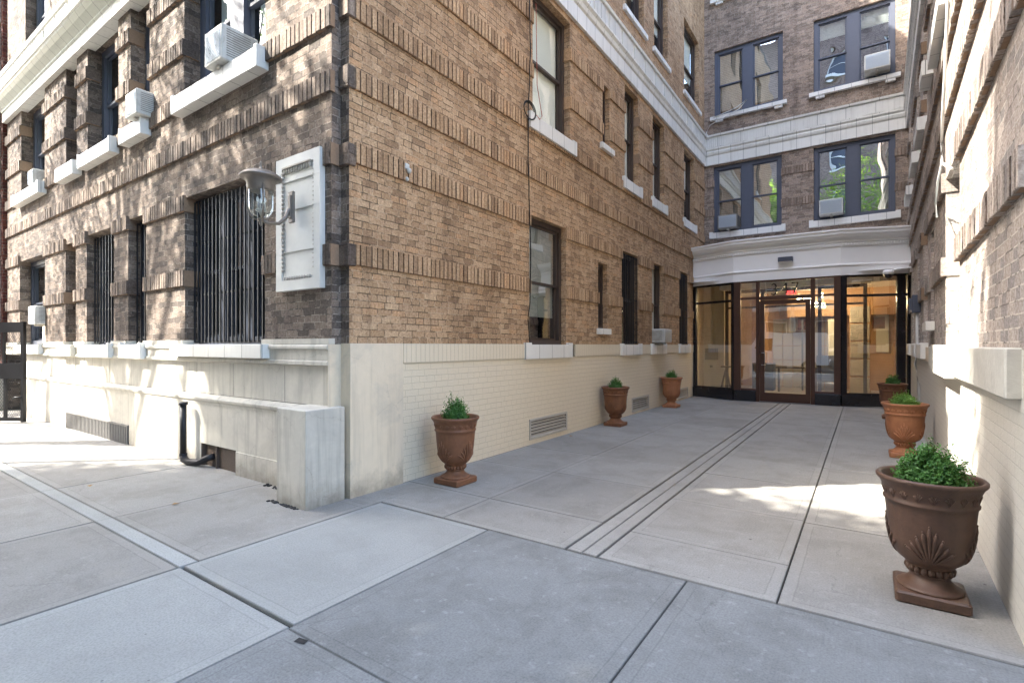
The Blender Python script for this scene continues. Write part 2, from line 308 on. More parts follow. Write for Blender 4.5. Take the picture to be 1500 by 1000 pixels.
class MB:
    def __init__(s, sp=SP_world): s.v = []; s.f = []; s.uv = []; s.sp = sp; s.m = []; s.mi = 0; s.sm = []; s.smooth = False
    def quad(s, pts, uvs=None, vz=0):
        i = len(s.v); s.v += [s.sp(*p) for p in pts]; s.f.append(tuple(range(i, i + len(pts))))
        if uvs is None:
            da = max(p[0] for p in pts) - min(p[0] for p in pts); dd = max(p[1] for p in pts) - min(p[1] for p in pts); dz = max(p[2] for p in pts) - min(p[2] for p in pts)
            if dz < 1e-4: uvs = [(p[0], p[1] + .31) for p in pts]
            else: uvs = [(p[0] + p[1], p[2] - vz) for p in pts]
        s.uv += uvs; s.m.append(s.mi); s.sm.append(s.smooth)
    def box(s, a0, a1, d0, d1, z0, z1, vz=0, skip=''):
        q = s.quad
        if 'f' not in skip: q([(a0, d1, z0), (a1, d1, z0), (a1, d1, z1), (a0, d1, z1)], vz=vz)
        if 'b' not in skip: q([(a1, d0, z0), (a0, d0, z0), (a0, d0, z1), (a1, d0, z1)], vz=vz)
        q([(a0, d0, z0), (a0, d1, z0), (a0, d1, z1), (a0, d0, z1)], vz=vz)
        q([(a1, d1, z0), (a1, d0, z0), (a1, d0, z1), (a1, d1, z1)], vz=vz)
        q([(a0, d0, z1), (a0, d1, z1), (a1, d1, z1), (a1, d0, z1)])
        q([(a0, d0, z0), (a1, d0, z0), (a1, d1, z0), (a0, d1, z0)])
    def cbox(s, a0, a1, d0, d1, z0, z1, c=.006):   # box with chamfered vertical and top front edges
        P = [(a0 + c, d1), (a1 - c, d1), (a1, d1 - c), (a1, d0 + c), (a1 - c, d0), (a0 + c, d0), (a0, d0 + c), (a0, d1 - c)]
        Q = [(a0 + 2 * c, d1 - c), (a1 - 2 * c, d1 - c), (a1 - c, d1 - 2 * c), (a1 - c, d0 + 2 * c), (a1 - 2 * c, d0 + c), (a0 + 2 * c, d0 + c), (a0 + c, d0 + 2 * c), (a0 + c, d1 - 2 * c)]
        L = [(Q, z0), (P, z0 + c), (P, z1 - c), (Q, z1)]
        for (A, za), (B, zb) in zip(L[:-1], L[1:]):
            for i in range(8):
                j = (i + 1) % 8
                s.quad([(*A[i], za), (*A[j], za), (*B[j], zb), (*B[i], zb)])
        s.quad([(*p, z1) for p in Q]); s.quad([(*p, z0) for p in Q[::-1]])
    def tube(s, pts, r, n=8, cap=True):
        pts = [Vector(p) for p in pts]; rs = r if isinstance(r, (list, tuple)) else [r] * len(pts)
        rings = []
        up = Vector((0, 0, 1))
        for i, p in enumerate(pts):
            t = (pts[min(i + 1, len(pts) - 1)] - pts[max(i - 1, 0)]).normalized()
            x = t.cross(up)
            if x.length < .05: x = t.cross(Vector((1, 0, 0)))
            x.normalize(); y = t.cross(x)
            rings.append([p + (x * math.cos(k * 2 * PI / n) + y * math.sin(k * 2 * PI / n)) * rs[i] for k in range(n)])
        o = s.smooth; s.smooth = True
        for A, B in zip(rings[:-1], rings[1:]):
            for k in range(n):
                j = (k + 1) % n
                s.quad([tuple(A[k]), tuple(A[j]), tuple(B[j]), tuple(B[k])])
        s.smooth = o
        if cap: s.quad([tuple(p) for p in rings[0]][::-1]); s.quad([tuple(p) for p in rings[-1]])
    def lathe(s, prof, c=(0, 0, 0), n=32):
        o = s.smooth; s.smooth = True
        for (r0, z0), (r1, z1) in zip(prof[:-1], prof[1:]):
            for k in range(n):
                a = 2 * PI * k / n; b = 2 * PI * (k + 1) / n
                P = [(c[0] + r0 * math.cos(a), c[1] + r0 * math.sin(a), c[2] + z0), (c[0] + r0 * math.cos(b), c[1] + r0 * math.sin(b), c[2] + z0),
                     (c[0] + r1 * math.cos(b), c[1] + r1 * math.sin(b), c[2] + z1), (c[0] + r1 * math.cos(a), c[1] + r1 * math.sin(a), c[2] + z1)]
                if r0 < 1e-5: P = P[1:]
                elif r1 < 1e-5: P = P[:3]
                s.quad(P)
        s.smooth = o
    def prof(s, pts, a0, a1, vz=0):   # extrude a (d,z) outline along a
        for (d0, z0), (d1, z1) in zip(pts[:-1], pts[1:]):
            s.quad([(a0, d0, z0), (a1, d0, z0), (a1, d1, z1), (a0, d1, z1)], [(a0, z0), (a1, z0), (a1, z1), (a0, z1)])
        s.quad([(a0, d, z) for d, z in pts]); s.quad([(a1, d, z) for d, z in pts][::-1])
    def ell(s, c, r, n=8, m=5):
        o = s.smooth; s.smooth = True
        for i in range(m):
            for k in range(n):
                P = []
                for (ii, kk) in ((i, k), (i, k + 1), (i + 1, k + 1), (i + 1, k)):
                    th = PI * ii / m; ph = 2 * PI * kk / n
                    P.append((c[0] + r[0] * math.sin(th) * math.cos(ph), c[1] + r[1] * math.sin(th) * math.sin(ph), c[2] + r[2] * math.cos(th)))
                s.quad(P)
        s.smooth = o
    def build(s, name, mat, parent=None, weld=True, loc=None):
        me = bpy.data.meshes.new(name); me.from_pydata(s.v, [], s.f)
        ul = me.uv_layers.new(name='uv'); ul.data.foreach_set('uv', [c for p in s.uv for c in p])
        for mm in (mat if isinstance(mat, (list, tuple)) else [mat]): me.materials.append(mm if not isinstance(mm, str) else M[mm])
        me.polygons.foreach_set('material_index', s.m); me.polygons.foreach_set('use_smooth', s.sm)
        if weld:
            import bmesh
            bm = bmesh.new(); bm.from_mesh(me); bmesh.ops.remove_doubles(bm, verts=bm.verts, dist=1e-5)
            bmesh.ops.recalc_face_normals(bm, faces=bm.faces); bm.to_mesh(me); bm.free()
        me.update()
        ob = bpy.data.objects.new(name, me); COL.objects.link(ob)
        if parent: ob.parent = parent
        if loc: ob.location = loc
        return ob

def tag(o, label=None, cat=None, group=None, kind=None):
    if label: o['label'] = label
    if cat: o['category'] = cat
    if group: o['group'] = group
    if kind: o['kind'] = kind
    return o
def empty(name, loc, label, cat, group=None, rz=0):
    o = bpy.data.objects.new(name, None); COL.objects.link(o); o.location = loc; o.rotation_euler.z = rz; o.empty_display_size = .1
    return tag(o, label, cat, group)

def wall(sp, a0, a1, z0, z1, ops, dep, mb=None):
    mb = mb or MB(sp)
    A = sorted({a0, a1, *[v for o in ops for v in o[:2] if a0 < v < a1]}); Z = sorted({z0, z1, *[v for o in ops for v in o[2:4] if z0 < v < z1]})
    for i in range(len(A) - 1):
        for j in range(len(Z) - 1):
            ca, cz = (A[i] + A[i + 1]) / 2, (Z[j] + Z[j + 1]) / 2
            if any(o[0] < ca < o[1] and o[2] < cz < o[3] for o in ops): continue
            mb.quad([(A[i], 0, Z[j]), (A[i + 1], 0, Z[j]), (A[i + 1], 0, Z[j + 1]), (A[i], 0, Z[j + 1])])
    for o in ops:
        b0, b1, c0, c1 = o[:4]; d = -(o[4] if len(o) > 4 else dep)
        mb.quad([(b0, 0, c0), (b0, d, c0), (b0, d, c1), (b0, 0, c1)]); mb.quad([(b1, 0, c0), (b1, d, c0), (b1, d, c1), (b1, 0, c1)])
        mb.quad([(b0, 0, c0), (b1, 0, c0), (b1, d, c0), (b0, d, c0)]); mb.quad([(b0, 0, c1), (b1, 0, c1), (b1, d, c1), (b0, d, c1)])
    return mb
def soldiers(sp, a0, a1, levels, ops, mat, d=.028, ext=.015, h=.2, rev=.15, name='soldier_course'):
    rs_ = random.Random(5)
    for z in levels:
        cuts = sorted((o[0], o[1]) for o in ops if o[2] < z + h * .6 and o[3] > z + h * .35)
        x = a0
        segs = []
        for c in cuts: segs.append((x, c[0])); x = c[1]
        segs.append((x, a1))
        for (p, q) in segs:
            if q - p < .05: continue
            e0 = 0 if p == a0 else ext; e1 = 0 if q == a1 else ext
            mb = MB(sp); mb.mi = 1
            mb.box(p - e0 + .004, q + e1 - .004, -rev if (e0 or e1) else -.02, d - .011, z + .003, z + h - .004, vz=z, skip='b')
            mb.mi = 0
            k = math.floor((p - e0) / .0675)
            while k * .0675 < q + e1:
                b0 = max(p - e0, k * .0675 + .0035); b1 = min(q + e1, (k + 1) * .0675 - .0035); k += 1
                if b1 - b0 < .012: continue
                dd = d + rs_.uniform(-.004, .004); zz = z + rs_.uniform(0, .006); zt = z + h - rs_.uniform(0, .007); c = .004
                U = lambda P: [(t[0], min(.195, max(.015, t[2] - z))) for t in P]
                dl = -rev if (b0 == p - e0 and e0) else d - .03; dr = -rev if (b1 == q + e1 and e1) else d - .03
                for P in ([(b0 + c, dd, zz + c), (b1 - c, dd, zz + c), (b1 - c, dd, zt - c), (b0 + c, dd, zt - c)], [(b0, dl, zz), (b0, dd - c, zz), (b0, dd - c, zt), (b0, dl, zt)], [(b1, dd - c, zz), (b1, dr, zz), (b1, dr, zt), (b1, dd - c, zt)],
                          [(b0, dd - c, zz), (b0 + c, dd, zz + c), (b0 + c, dd, zt - c), (b0, dd - c, zt)], [(b1, dd - c, zz), (b1, dd - c, zt), (b1 - c, dd, zt - c), (b1 - c, dd, zz + c)],
                          [(b0, dd - c, zz), (b1, dd - c, zz), (b1 - c, dd, zz + c), (b0 + c, dd, zz + c)], [(b0, dd - c, zt), (b0 + c, dd, zt - c), (b1 - c, dd, zt - c), (b1, dd - c, zt)],
                          [(b0, -.01, zz), (b1, -.01, zz), (b1, dd - c, zz), (b0, dd - c, zz)], [(b0, -.01, zt), (b1, -.01, zt), (b1, dd - c, zt), (b0, dd - c, zt)]):
                    mb.quad(P, U(P))
            part(mb, name, [mat, 'darkmortar'], weld=False)

# ------------------------------------------------------------------ one big building
B = empty('apartment_building', (-3.88, 3.0, 0), 'brown brick apartment house wrapping round a narrow entrance court, cream painted base', 'building')
BI = Matrix.Translation((3.88, -3.0, 0))
def part(mb, name, mat, parent=None, weld=True):
    ob = mb.build(name, mat, None, weld)
    ob.parent = parent or B
    if parent is None: ob.matrix_parent_inverse = BI
    return ob
H = 14.8
L_ops = [(6.05, 7.13, 1.41, 3.25, .12), (8.31, 8.70, 1.70, 2.88, .12), (9.38, 10.26, 1.41, 3.25, .12), (11.10, 11.86, 1.41, 3.25, .12), (13.13, 13.90, 1.41, 3.30, .12)]
L_up = [(6.14, 7.26, 4.65, 6.55, .14), (8.50, 8.80, 5.02, 6.12, .12), (9.53, 10.26, 4.67, 6.55, .14), (11.15, 11.94, 4.67, 6.55, .14), (13.55, 14.50, 4.70, 6.55, .14)]
L_3 = [(9.53, 10.6, 8.05, 10.0, .15), (11.23, 12.2, 8.05, 10.0, .15), (13.55, 15.0, 8.05, 10.0, .15), (6.1, 7.3, 8.05, 10.0, .15)]
LV = [2.14, 3.08, 3.76, 4.41, 5.19, 5.96]
def upper(ops): return ops + [(o[0], o[1], o[2] + 3.2 * k, o[3] + 3.2 * k, o[4]) for o in L_3 for k in (1, 2)]
allL = upper(L_ops + L_up + L_3)
part(wall(SP_left, 3.0, 15.6, 1.42, H, allL, .12), 'court_wall', 'court')
soldiers(SP_left, 3.06, 15.6, LV, L_ops + L_up, 'court_s')
# base of the court wall
mb = MB(SP_left)
vents = [(6.05, 7.15, .07, .36, .05), (9.90, 10.88, .04, .33, .05), (13.0, 13.9, .04, .30, .05)]
wall(SP_left, 3.66, 14.5, 0, 1.22, vents, .05, mb); part(mb, 'painted_base', 'paintbrick')
mb = MB(SP_left); mb.box(3.66, 6.0, -.02, .014, 1.22, 1.42, vz=1.22); mb.box(7.42, 14.5, -.02, .014, 1.22, 1.42, vz=1.22); part(mb, 'base_soldier_course', 'paintsold')
mb = MB(SP_left); mb.cbox(3.002, 3.66, -.05, .012, -.02, 1.42, .004); part(mb, 'corner_panel', 'cream')
# right wing
R_ops = [(5.72, 6.85, 1.41, 3.1, .16), (8.31, 8.75, 1.70, 2.88, .12), (9.38, 10.26, 1.41, 3.25, .12), (11.10, 11.86, 1.41, 3.25, .12), (13.13, 13.90, 1.41, 3.30, .12)]
HR, HB = 10.3, 13.5
allR = R_ops + L_up + L_3
part(wall(SP_right, 3.2, 15.7, 1.38, HR, allR, .12), 'right_court_wall', 'right')
soldiers(SP_right, 3.2, 15.7, [2.11, 2.97, 3.62, 4.25, 5.05, 5.96], R_ops + L_up, 'right_s', d=.04)
part(wall(SP_right, 3.2, 14.8, 0, 1.38, [], .05), 'right_painted_base', 'rightbase')
mb = MB(SP_right); mb.cbox(3.36, 8.2, -.05, .06, 1.14, 1.39, .008); part(mb, 'stone_ledge', 'rightledge')
mb = MB(SP_right); mb.cbox(8.2, 14.8, -.05, .03, 1.18, 1.38, .006); part(mb, 'right_base_course', 'cream')
mb = MB(SP_right); mb.quad([(3.2, 0, 0), (3.2, -6, 0), (3.2, -6, HR), (3.2, 0, HR)]); part(mb, 'right_street_wall', 'street')
# rear wing
BK = [(-3.62, -1.85, 4.66, 6.60, .1), (-1.10, .63, 4.66, 6.60, .1), (-3.60, -1.82, 8.03, 9.95, .1), (-1.10, .63, 8.03, 9.95, .1), (-3.60, -1.82, 11.43, 13.3, .1), (-1.10, .63, 11.43, 13.3, .1)]
part(wall(SP_back, -3.88, 1.0, 3.0, HB, BK, .1), 'rear_wall', 'back')
soldiers(SP_back, -3.88, 1.0, [5.17, 6.02], BK, 'back_s', d=.02)
# street wing
SW_ops = [(-14.31, -12.60, 1.41, 3.12, .2), (-11.43, -10.90, 1.41, 3.15, .2), (-10.38, -9.22, 1.41, 3.18, .2), (-8.68, -8.07, 1.41, 3.2, .2), (-6.91, -5.11, 1.41, 3.22, .2)]
SU_ops = [(-14.2, -12.62, 4.42, 6.2, .22), (-11.4, -10.85, 4.42, 6.2, .22), (-10.33, -9.05, 4.42, 6.2, .22), (-8.6, -7.95, 4.42, 6.2, .22), (-6.93, -5.1, 4.42, 6.2, .22)]
S3_ops = [(-13.9, -12.5, 7.05, 9.0, .2), (-10.4, -9.0, 7.05, 9.0, .2), (-6.9, -5.1, 7.05, 9.0, .2)]
S4 = [(o[0], o[1], o[2] + 3.2 * k, o[3] + 3.2 * k, .2) for o in S3_ops for k in (1, 2)]
SLV = [2.13, 3.05, 3.71, 4.30, 4.98, 5.70]
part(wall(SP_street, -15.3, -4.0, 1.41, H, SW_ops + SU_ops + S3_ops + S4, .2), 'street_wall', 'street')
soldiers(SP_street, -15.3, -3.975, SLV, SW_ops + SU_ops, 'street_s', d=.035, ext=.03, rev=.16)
mb = MB(); mb.quad([(-4.0, 2.9, 1.41), (-4.0, 3.0, 1.41), (-4.0, 3.0, H), (-4.0, 2.9, H)]); mb.quad([(-4.0, 3.0, 1.41), (-3.88, 3.0, 1.41), (-3.88, 3.0, H), (-4.0, 3.0, H)])
part(mb, 'corner_brick_return', 'street')
for z in SLV[:2] + LV[2:]: mb = MB(); mb.cbox(-3.99, -3.853, 2.965, 3.058, z, z + .2, .006); part(mb, 'corner_soldier_block', 'street_s')
# street base: courses, sill line, belt moulding
mb = MB(SP_street)
gr = [(-11.25, -8.55, -.05, .27, .12), (-6.42, -5.62, -.05, .26, .12)]
wall(SP_street, -14.0, -4.0, .84, 1.25, [], .05, mb)
mb.prof([(-.02, 1.20), (.045, 1.22), (.045, 1.25), (.03, 1.26), (.03, 1.36), (.05, 1.37), (.05, 1.395), (.035, 1.41), (-.06, 1.412)], -15.3, -4.001)
for o in [(-15.3, -14.31), (-12.60, -11.43), (-10.90, -10.38), (-9.22, -8.68), (-8.07, -6.91), (-5.11, -4.0)]:
    mb.box(o[0] - .003, o[1] + .003 if o[1] < -4.5 else -3.994, -.16 if o[1] < -4.5 else -.03, .036, 1.413, 1.465)
part(mb, 'street_base_upper', 'stonebase')
mb = MB(SP_street); mb.prof([(0, .71), (.04, .72), (.042, .745), (.058, .765), (.062, .79), (.045, .815), (.0, .835)], -14.0, -4.33); part(mb, 'belt_moulding', 'stonebase')
sp2 = lambda a, d, z: (a, 2.865 - d, z)
part(wall(sp2, -14.0, -4.33, -.1, .72, gr, .1), 'street_base_lower', 'stonebase')
mb = MB(SP_street); mb.box(-5.60, -4.40, -.02, .05, -.02, .25); part(mb, 'patch_slab', 'stonebase')
mb = MB(SP_street); mb.cbox(-4.34, -3.90, -.07, .33, -.02, .845, .006); part(mb, 'corner_plinth', 'stonebase')
mb = MB(); mb.quad([(-3.997, 2.86, 0), (-3.997, 2.997, 0), (-3.997, 2.997, 1.412), (-3.997, 2.86, 1.412)]); mb.quad([(-3.997, 2.997, 0), (-3.87, 2.997, 0), (-3.87, 2.997, 1.42), (-3.997, 2.997, 1.42)])
mb.box(-4.02, -3.995, 2.87, 2.93, 1.20, 1.24); part(mb, 'base_return', 'cream')
# stone joints as thin grooves in the upper base
mb = MB(SP_street)
for a in (-12.3, -10.9, -9.4, -8.0, -6.6, -5.75, -4.75): mb.box(a, a + .006, -.001, .0015, .845, 1.2)
part(mb, 'stone_joint', 'grate')
# roofs and far sides close the masses so that they shade the court
mb = MB()
mb.box(-15.3, -3.9, 3.2, 24, H, H + .3); mb.box(-3.89, 8, 15.7, 24, HB, HB + .3); mb.box(1.0, 8, 3.5, 15.69, HR, HR + .3); mb.quad([(-3.89, 15.6, HB), (-3.89, 24, HB), (-3.89, 24, H), (-3.89, 15.6, H)])
part(mb, 'roof', 'asphalt')
mb = MB(); mb.quad([(-15.3, 2.9, 0), (-15.3, 24, 0), (-15.3, 24, H), (-15.3, 2.9, H)]); mb.quad([(-15.3, 24, 0), (8, 24, 0), (8, 24, HB), (-15.3, 24, HB)]); part(mb, 'outer_wall', 'street')
# dark sheets behind the openings stand in for unlit rooms
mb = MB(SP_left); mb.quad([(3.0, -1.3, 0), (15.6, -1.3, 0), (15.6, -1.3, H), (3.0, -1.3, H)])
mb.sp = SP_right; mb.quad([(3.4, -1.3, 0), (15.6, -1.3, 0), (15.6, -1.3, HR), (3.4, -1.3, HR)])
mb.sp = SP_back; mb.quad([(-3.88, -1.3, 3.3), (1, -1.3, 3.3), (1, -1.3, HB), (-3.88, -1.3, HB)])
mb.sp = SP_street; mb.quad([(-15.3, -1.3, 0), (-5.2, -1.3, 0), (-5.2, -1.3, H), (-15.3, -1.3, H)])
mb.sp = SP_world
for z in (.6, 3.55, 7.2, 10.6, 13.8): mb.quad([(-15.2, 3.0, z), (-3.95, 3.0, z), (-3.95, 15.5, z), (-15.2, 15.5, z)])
part(mb, 'dark_room_sheet', 'room')

# glazed band
def band(sp, a0, a1, z0=6.65, name='glazed_band', e=0):
    mb = MB(sp)
    mb.prof([(0, z0), (.05, z0), (.05, z0 + .26), (.03, z0 + .265), (.07, z0 + .30), (.085, z0 + .36), (.06, z0 + .40), (.10, z0 + .44), (.10, z0 + .47), (.055, z0 + .475)], a0, a1)
    o = part(mb, name, 'terra')
    mb = MB(sp); mb.prof([(.05, z0 + .475), (.055, z0 + .48), (.055, z0 + .80), (.10, z0 + .81), (.11, z0 + .86), (0, z0 + .875)], a0, a1)
    a = a0 + .05; k = 0
    while a < a1 - .05:
        if k % 11 < 9: mb.box(a, a + .034, .05, .075, z0 + .51, z0 + .78, skip='b')
        a += .0565; k += 1
    f = part(mb, 'fluted_frieze', 'terra_flute', o)
    return o
band(SP_left, 3.0, 15.55); band(SP_back, -3.83, .93); band(SP_right, 3.4, 15.6)
mb = MB(SP_street)
mb.prof([(-.1, 6.195), (.08, 6.195), (.08, 6.37), (.06, 6.375)], -15.3, -4.0); o = part(mb, 'street_glazed_band', 'terra')
mb = MB(SP_street); mb.prof([(.06, 6.375), (.10, 6.40), (.10, 6.42), (.13, 6.45), (.19, 6.50), (.235, 6.56), (.245, 6.585)], -15.3, -4.0); part(mb, 'tiled_cove', 'cove', o)
mb = MB(SP_street); mb.prof([(.245, 6.585), (.27, 6.59), (.27, 6.625), (.24, 6.63), (.24, 6.81), (.28, 6.83), (.30, 6.88), (0, 6.9)], -15.3, -4.0)
a = -15.25; k = 0
while a < -4.1:
    if k % 11 < 10: mb.box(a, a + .034, .235, .262, 6.645, 6.80, skip='b')
    a += .0565; k += 1
part(mb, 'fluted_frieze', 'terra_flute', o)

# windows -------------------------------------------------------------
def frame_boxes(mb, a0, a1, z0, z1, d0, d1, w, wb=None):
    wb = wb or w
    mb.box(a0, a0 + w, d0, d1, z0, z1); mb.box(a1 - w, a1, d0, d1, z0, z1)
    mb.box(a0 + w, a1 - w, d0, d1, z0, z0 + wb); mb.box(a0 + w, a1 - w, d0, d1, z1 - w, z1)
def window(sp, o, fm, units=1, mull=.2, fw=.05, blind=None, sill=True, sillh=.2, silld=.06, sille=.1, grille=None, curtain=False, rail=.5, glass='glass', sillm='whitesill', label=None):
    a0, a1, z0, z1, dep = o
    d = -dep
    mb = MB(sp); frame_boxes(mb, a0 + .002, a1 - .002, z0 + .002, z1 - .002, d - .07, d + .035, fw)
    us = []
    n = units; wu = (a1 - a0 - 2 * fw - (n - 1) * mull) / n
    for i in range(n):
        u0 = a0 + fw + i * (wu + mull); us.append((u0, u0 + wu))
        if i: mb.box(u0 - mull, u0, d - .07, d + .045, z0 + .05, z1 - fw)
    W = part(mb, 'window', fm)
    if label: W['label'] = label
    zm = z0 + fw + (z1 - z0 - 2 * fw) * rail
    for (u0, u1) in us:
        for (s0, s1, dd) in ((z0 + fw, zm + .02, d - .05), (zm - .02, z1 - fw, d - .02)):
            mb = MB(sp); frame_boxes(mb, u0, u1, s0, s1, dd - .02, dd + .018, .035); part(mb, 'sash', fm, W)
            mb = MB(sp); mb.quad([(u0 + .03, dd, s0 + .03), (u1 - .03, dd, s0 + .03), (u1 - .03, dd, s1 - .03), (u0 + .03, dd, s1 - .03)]); part(mb, 'pane', glass, W)
        if blind:
            bm_, frac = blind; zb = z1 - (z1 - z0) * frac
            mb = MB(sp); mb.box(u0 + .01, u1 - .01, d - .085, d - .079, zb, z1 - .05); mb.box(u0 + .01, u1 - .01, d - .095, d - .076, zb - .02, zb); part(mb, 'blind', bm_, W)
        if curtain:
            mb = MB(sp); k = 14; cw = (u1 - u0) * .5
            for q in range(k):
                x0 = u0 + cw * q / k; x1 = u0 + cw * (q + 1) / k
                mb.quad([(x0, d - .16 - .02 * (q % 2), z0 + .05), (x1, d - .16 - .02 * ((q + 1) % 2), z0 + .05), (x1, d - .16 - .02 * ((q + 1) % 2), z1 - .05), (x0, d - .16 - .02 * (q % 2), z1 - .05)])
            part(mb, 'curtain', 'curtain', W)
    if sill:
        mb = MB(sp); mb.cbox(a0 - sille, a1 + sille, -dep, silld, z0 - sillh, z0 + .004, .005)
        if sillh > .15: mb.cbox(a0 - sille, a0 - .002, -.02, silld, z0, z0 + .03, .004); mb.cbox(a1 + .002, a1 + sille, -.02, silld, z0, z0 + .03, .004)
        part(mb, 'sill', sillm, W)
    if grille:
        nb, dd, rails = grille; mb = MB(sp)
        for i in range(nb + 1):
            a = a0 + .03 + (a1 - a0 - .06) * i / nb; mb.box(a - .008, a + .008, dd - .008, dd + .008, z0 + .03, z1 - .04)
        for rz in rails:
            z = z0 + (z1 - z0) * rz; mb.box(a0 + .005, a1 - .005, dd - .014, dd - .009, z - .012, z + .012)
        part(mb, 'security_grille', 'iron', W)
    return W
# left court wall
window(SP_left, L_ops[0], 'bronze', fw=.07, blind=('blind', .76), sille=.14, silld=.05, glass='glassrear')
window(SP_left, L_ops[1], 'bronze', fw=.05, sillh=.1, sille=.06)
window(SP_left, L_ops[2], 'bronze', sille=.1, grille=(9, -.02, (.03, .5, .97)))
window(SP_left, L_ops[3], 'bronze', sille=.12, blind=('blind', 1))
window(SP_left, L_ops[4], 'bronze', sille=.1, grille=(8, -.02, (.03, .5, .97)))
window(SP_left, L_up[0], 'bronze', fw=.07, blind=('blind', 1), sille=.14)
window(SP_left, L_up[1], 'bronze', sillh=.1, sille=.12)
window(SP_left, L_up[2], 'bronze', blind=('blind', .9), sille=.13)
window(SP_left, L_up[3], 'bronze', blind=('blind', 1), curtain=True, sille=.12)
window(SP_left, L_up[4], 'bronze', sille=.12, blind=('blind', .5))
for o in L_3: window(SP_left, o, 'bronze', blind=('blind', .6), sillh=.1, sille=.1)
# right court wall
window(SP_right, R_ops[0], 'greyframe', sill=False, blind=('curtain', 1))
for i, o in enumerate(R_ops[1:]): window(SP_right, o, 'bronze', sillh=.11 if i == 0 else .2, silld=.09, blind=('blind', .8))
for i, o in enumerate(L_up): window(SP_right, o, 'bronze', silld=.12, sillh=.16, sille=.12, blind=('blind', .6))
for i, o in enumerate(L_3): window(SP_right, o, 'bronze', sillh=.1, blind=('blind', .6))
mb = MB(SP_right); mb.cbox(5.60, 6.98, -.05, .11, 1.12, 1.405, .006); part(mb, 'ledge_sill', 'rightledge')
# rear windows
bl = [('slatblind', .9), ('blind', .12), ('slatblind', .88), ('blind', .25), ('blind', .5), ('blind', .5)]
for i, o in enumerate(BK):
    window(SP_back, o, 'slate', units=2, mull=.27, fw=.1, blind=bl[i] if i != 1 else None, sillh=.16 if i < 2 else .1, sille=.1, silld=.09, rail=.48, glass='glassrear')
    if i in (2, 3, 4, 5):
        mb = MB(SP_back)
        for a in (o[0] + .05, o[1] - .2): mb = MB(SP_back); mb.cbox(a, a + .2, -.01, .07, o[2] - .17, o[2] - .1, .004); part(mb, 'sill_bracket', 'whitesill')
# street windows
window(SP_street, SW_ops[0], 'bluedark', units=1, fw=.09, curtain=True, sillh=.17, silld=.10, sille=.0, label='street window with a cream infill panel under its air conditioner')
window(SP_street, SW_ops[2], 'bluedark', fw=.06, curtain=True, sillh=.19, silld=.10, sille=.08, grille=(9, -.1, (.06, .32, .66, .97)))
window(SP_street, SW_ops[3], 'bluedark', fw=.06, sillh=.19, silld=.10, sille=.08, grille=(4, -.1, (.06, .32, .66, .97)))
W = window(SP_street, SW_ops[4], 'bluedark', units=3, mull=.16, fw=.09, curtain=True, sillh=.14, silld=.12, sille=.14, grille=(19, -.1, (.02, .34, .69, .98)))
mb = MB(SP_street); mb.box(-11.43, -10.90, -.26, -.2, 1.41, 3.15); part(mb, 'bricked_niche', 'street')
for n, z in ((0, 6.2),):
    mb = MB(SP_street); mb.box(SU_ops[1][0], SU_ops[1][1], -.26, -.2, 4.42, 6.2); part(mb, 'bricked_niche', 'street')
window(SP_street, SU_ops[0], 'slate', units=1, fw=.12, curtain=True, sillh=.2, silld=.13, sille=.12)
mb = MB(SP_street); mb.cbox(-11.5, -10.6, -.2, .13, 4.2, 4.43, .005); part(mb, 'niche_sill', 'whitesill')
window(SP_street, SU_ops[2], 'slate', fw=.1, curtain=True, sillh=.2, silld=.13, sille=.04)
window(SP_street, SU_ops[3], 'slate', fw=.07, sillh=.2, silld=.13, sille=.05)
window(SP_street, SU_ops[4], 'slate', units=2, mull=.3, fw=.14, curtain=True, sillh=.2, silld=.13, sille=.06)
for o in S3_ops: window(SP_street, o, 'slate', units=2, mull=.2, fw=.1, curtain=True, sillh=.12, silld=.1)
mb = MB(SP_street); mb.cbox(-13.2, -12.62, -.19, -.1, 1.43, 1.78, .004); part(mb, 'infill_panel', 'cream')
# big sill under brick pier between windows
mb = MB(SP_street)
mb.cbox(-11.5, -10.8, -.2, .10, 1.22, 1.415, .005); part(mb, 'niche_sill', 'stonebase')

# terracotta wall panel behind the lantern (frame + sunken field + leaf border)
mb = MB(SP_street)
P0, P1, Z0, Z1 = -4.80, -4.09, 1.93, 3.22
mb.cbox(P0, P1, 0, .05, Z0, Z1, .005)
frame_boxes(mb, P0 + .0, P1 - .0, Z0, Z1, .045, .062, .10)
for z in (2.30, 2.70, 2.98): mb.box(P0 - .001, P1 + .001, .02, .0640, z, z + .004)
pan = part(mb, 'terracotta_panel', 'plaque')
mb = MB(SP_street)
for i in range(11):
    a = P0 + .15 + i * .041
    mb.ell((a, .062, Z1 - .13), (.013, .012, .032)); mb.ell((a, .062, Z0 + .12), (.016, .01, .018))
for i in range(24):
    z = Z0 + .2 + i * .041
    mb.ell((P0 + .115, .06, z), (.022, .012, .014))
    mb.ell((P1 - .10, .062, z), (.007, .006, .007))
mb.box(P0 + .13, P1 - .13, .05, .08, Z1 - .108, Z1 - .095)
part(mb, 'leaf_border', 'greymetal', pan)

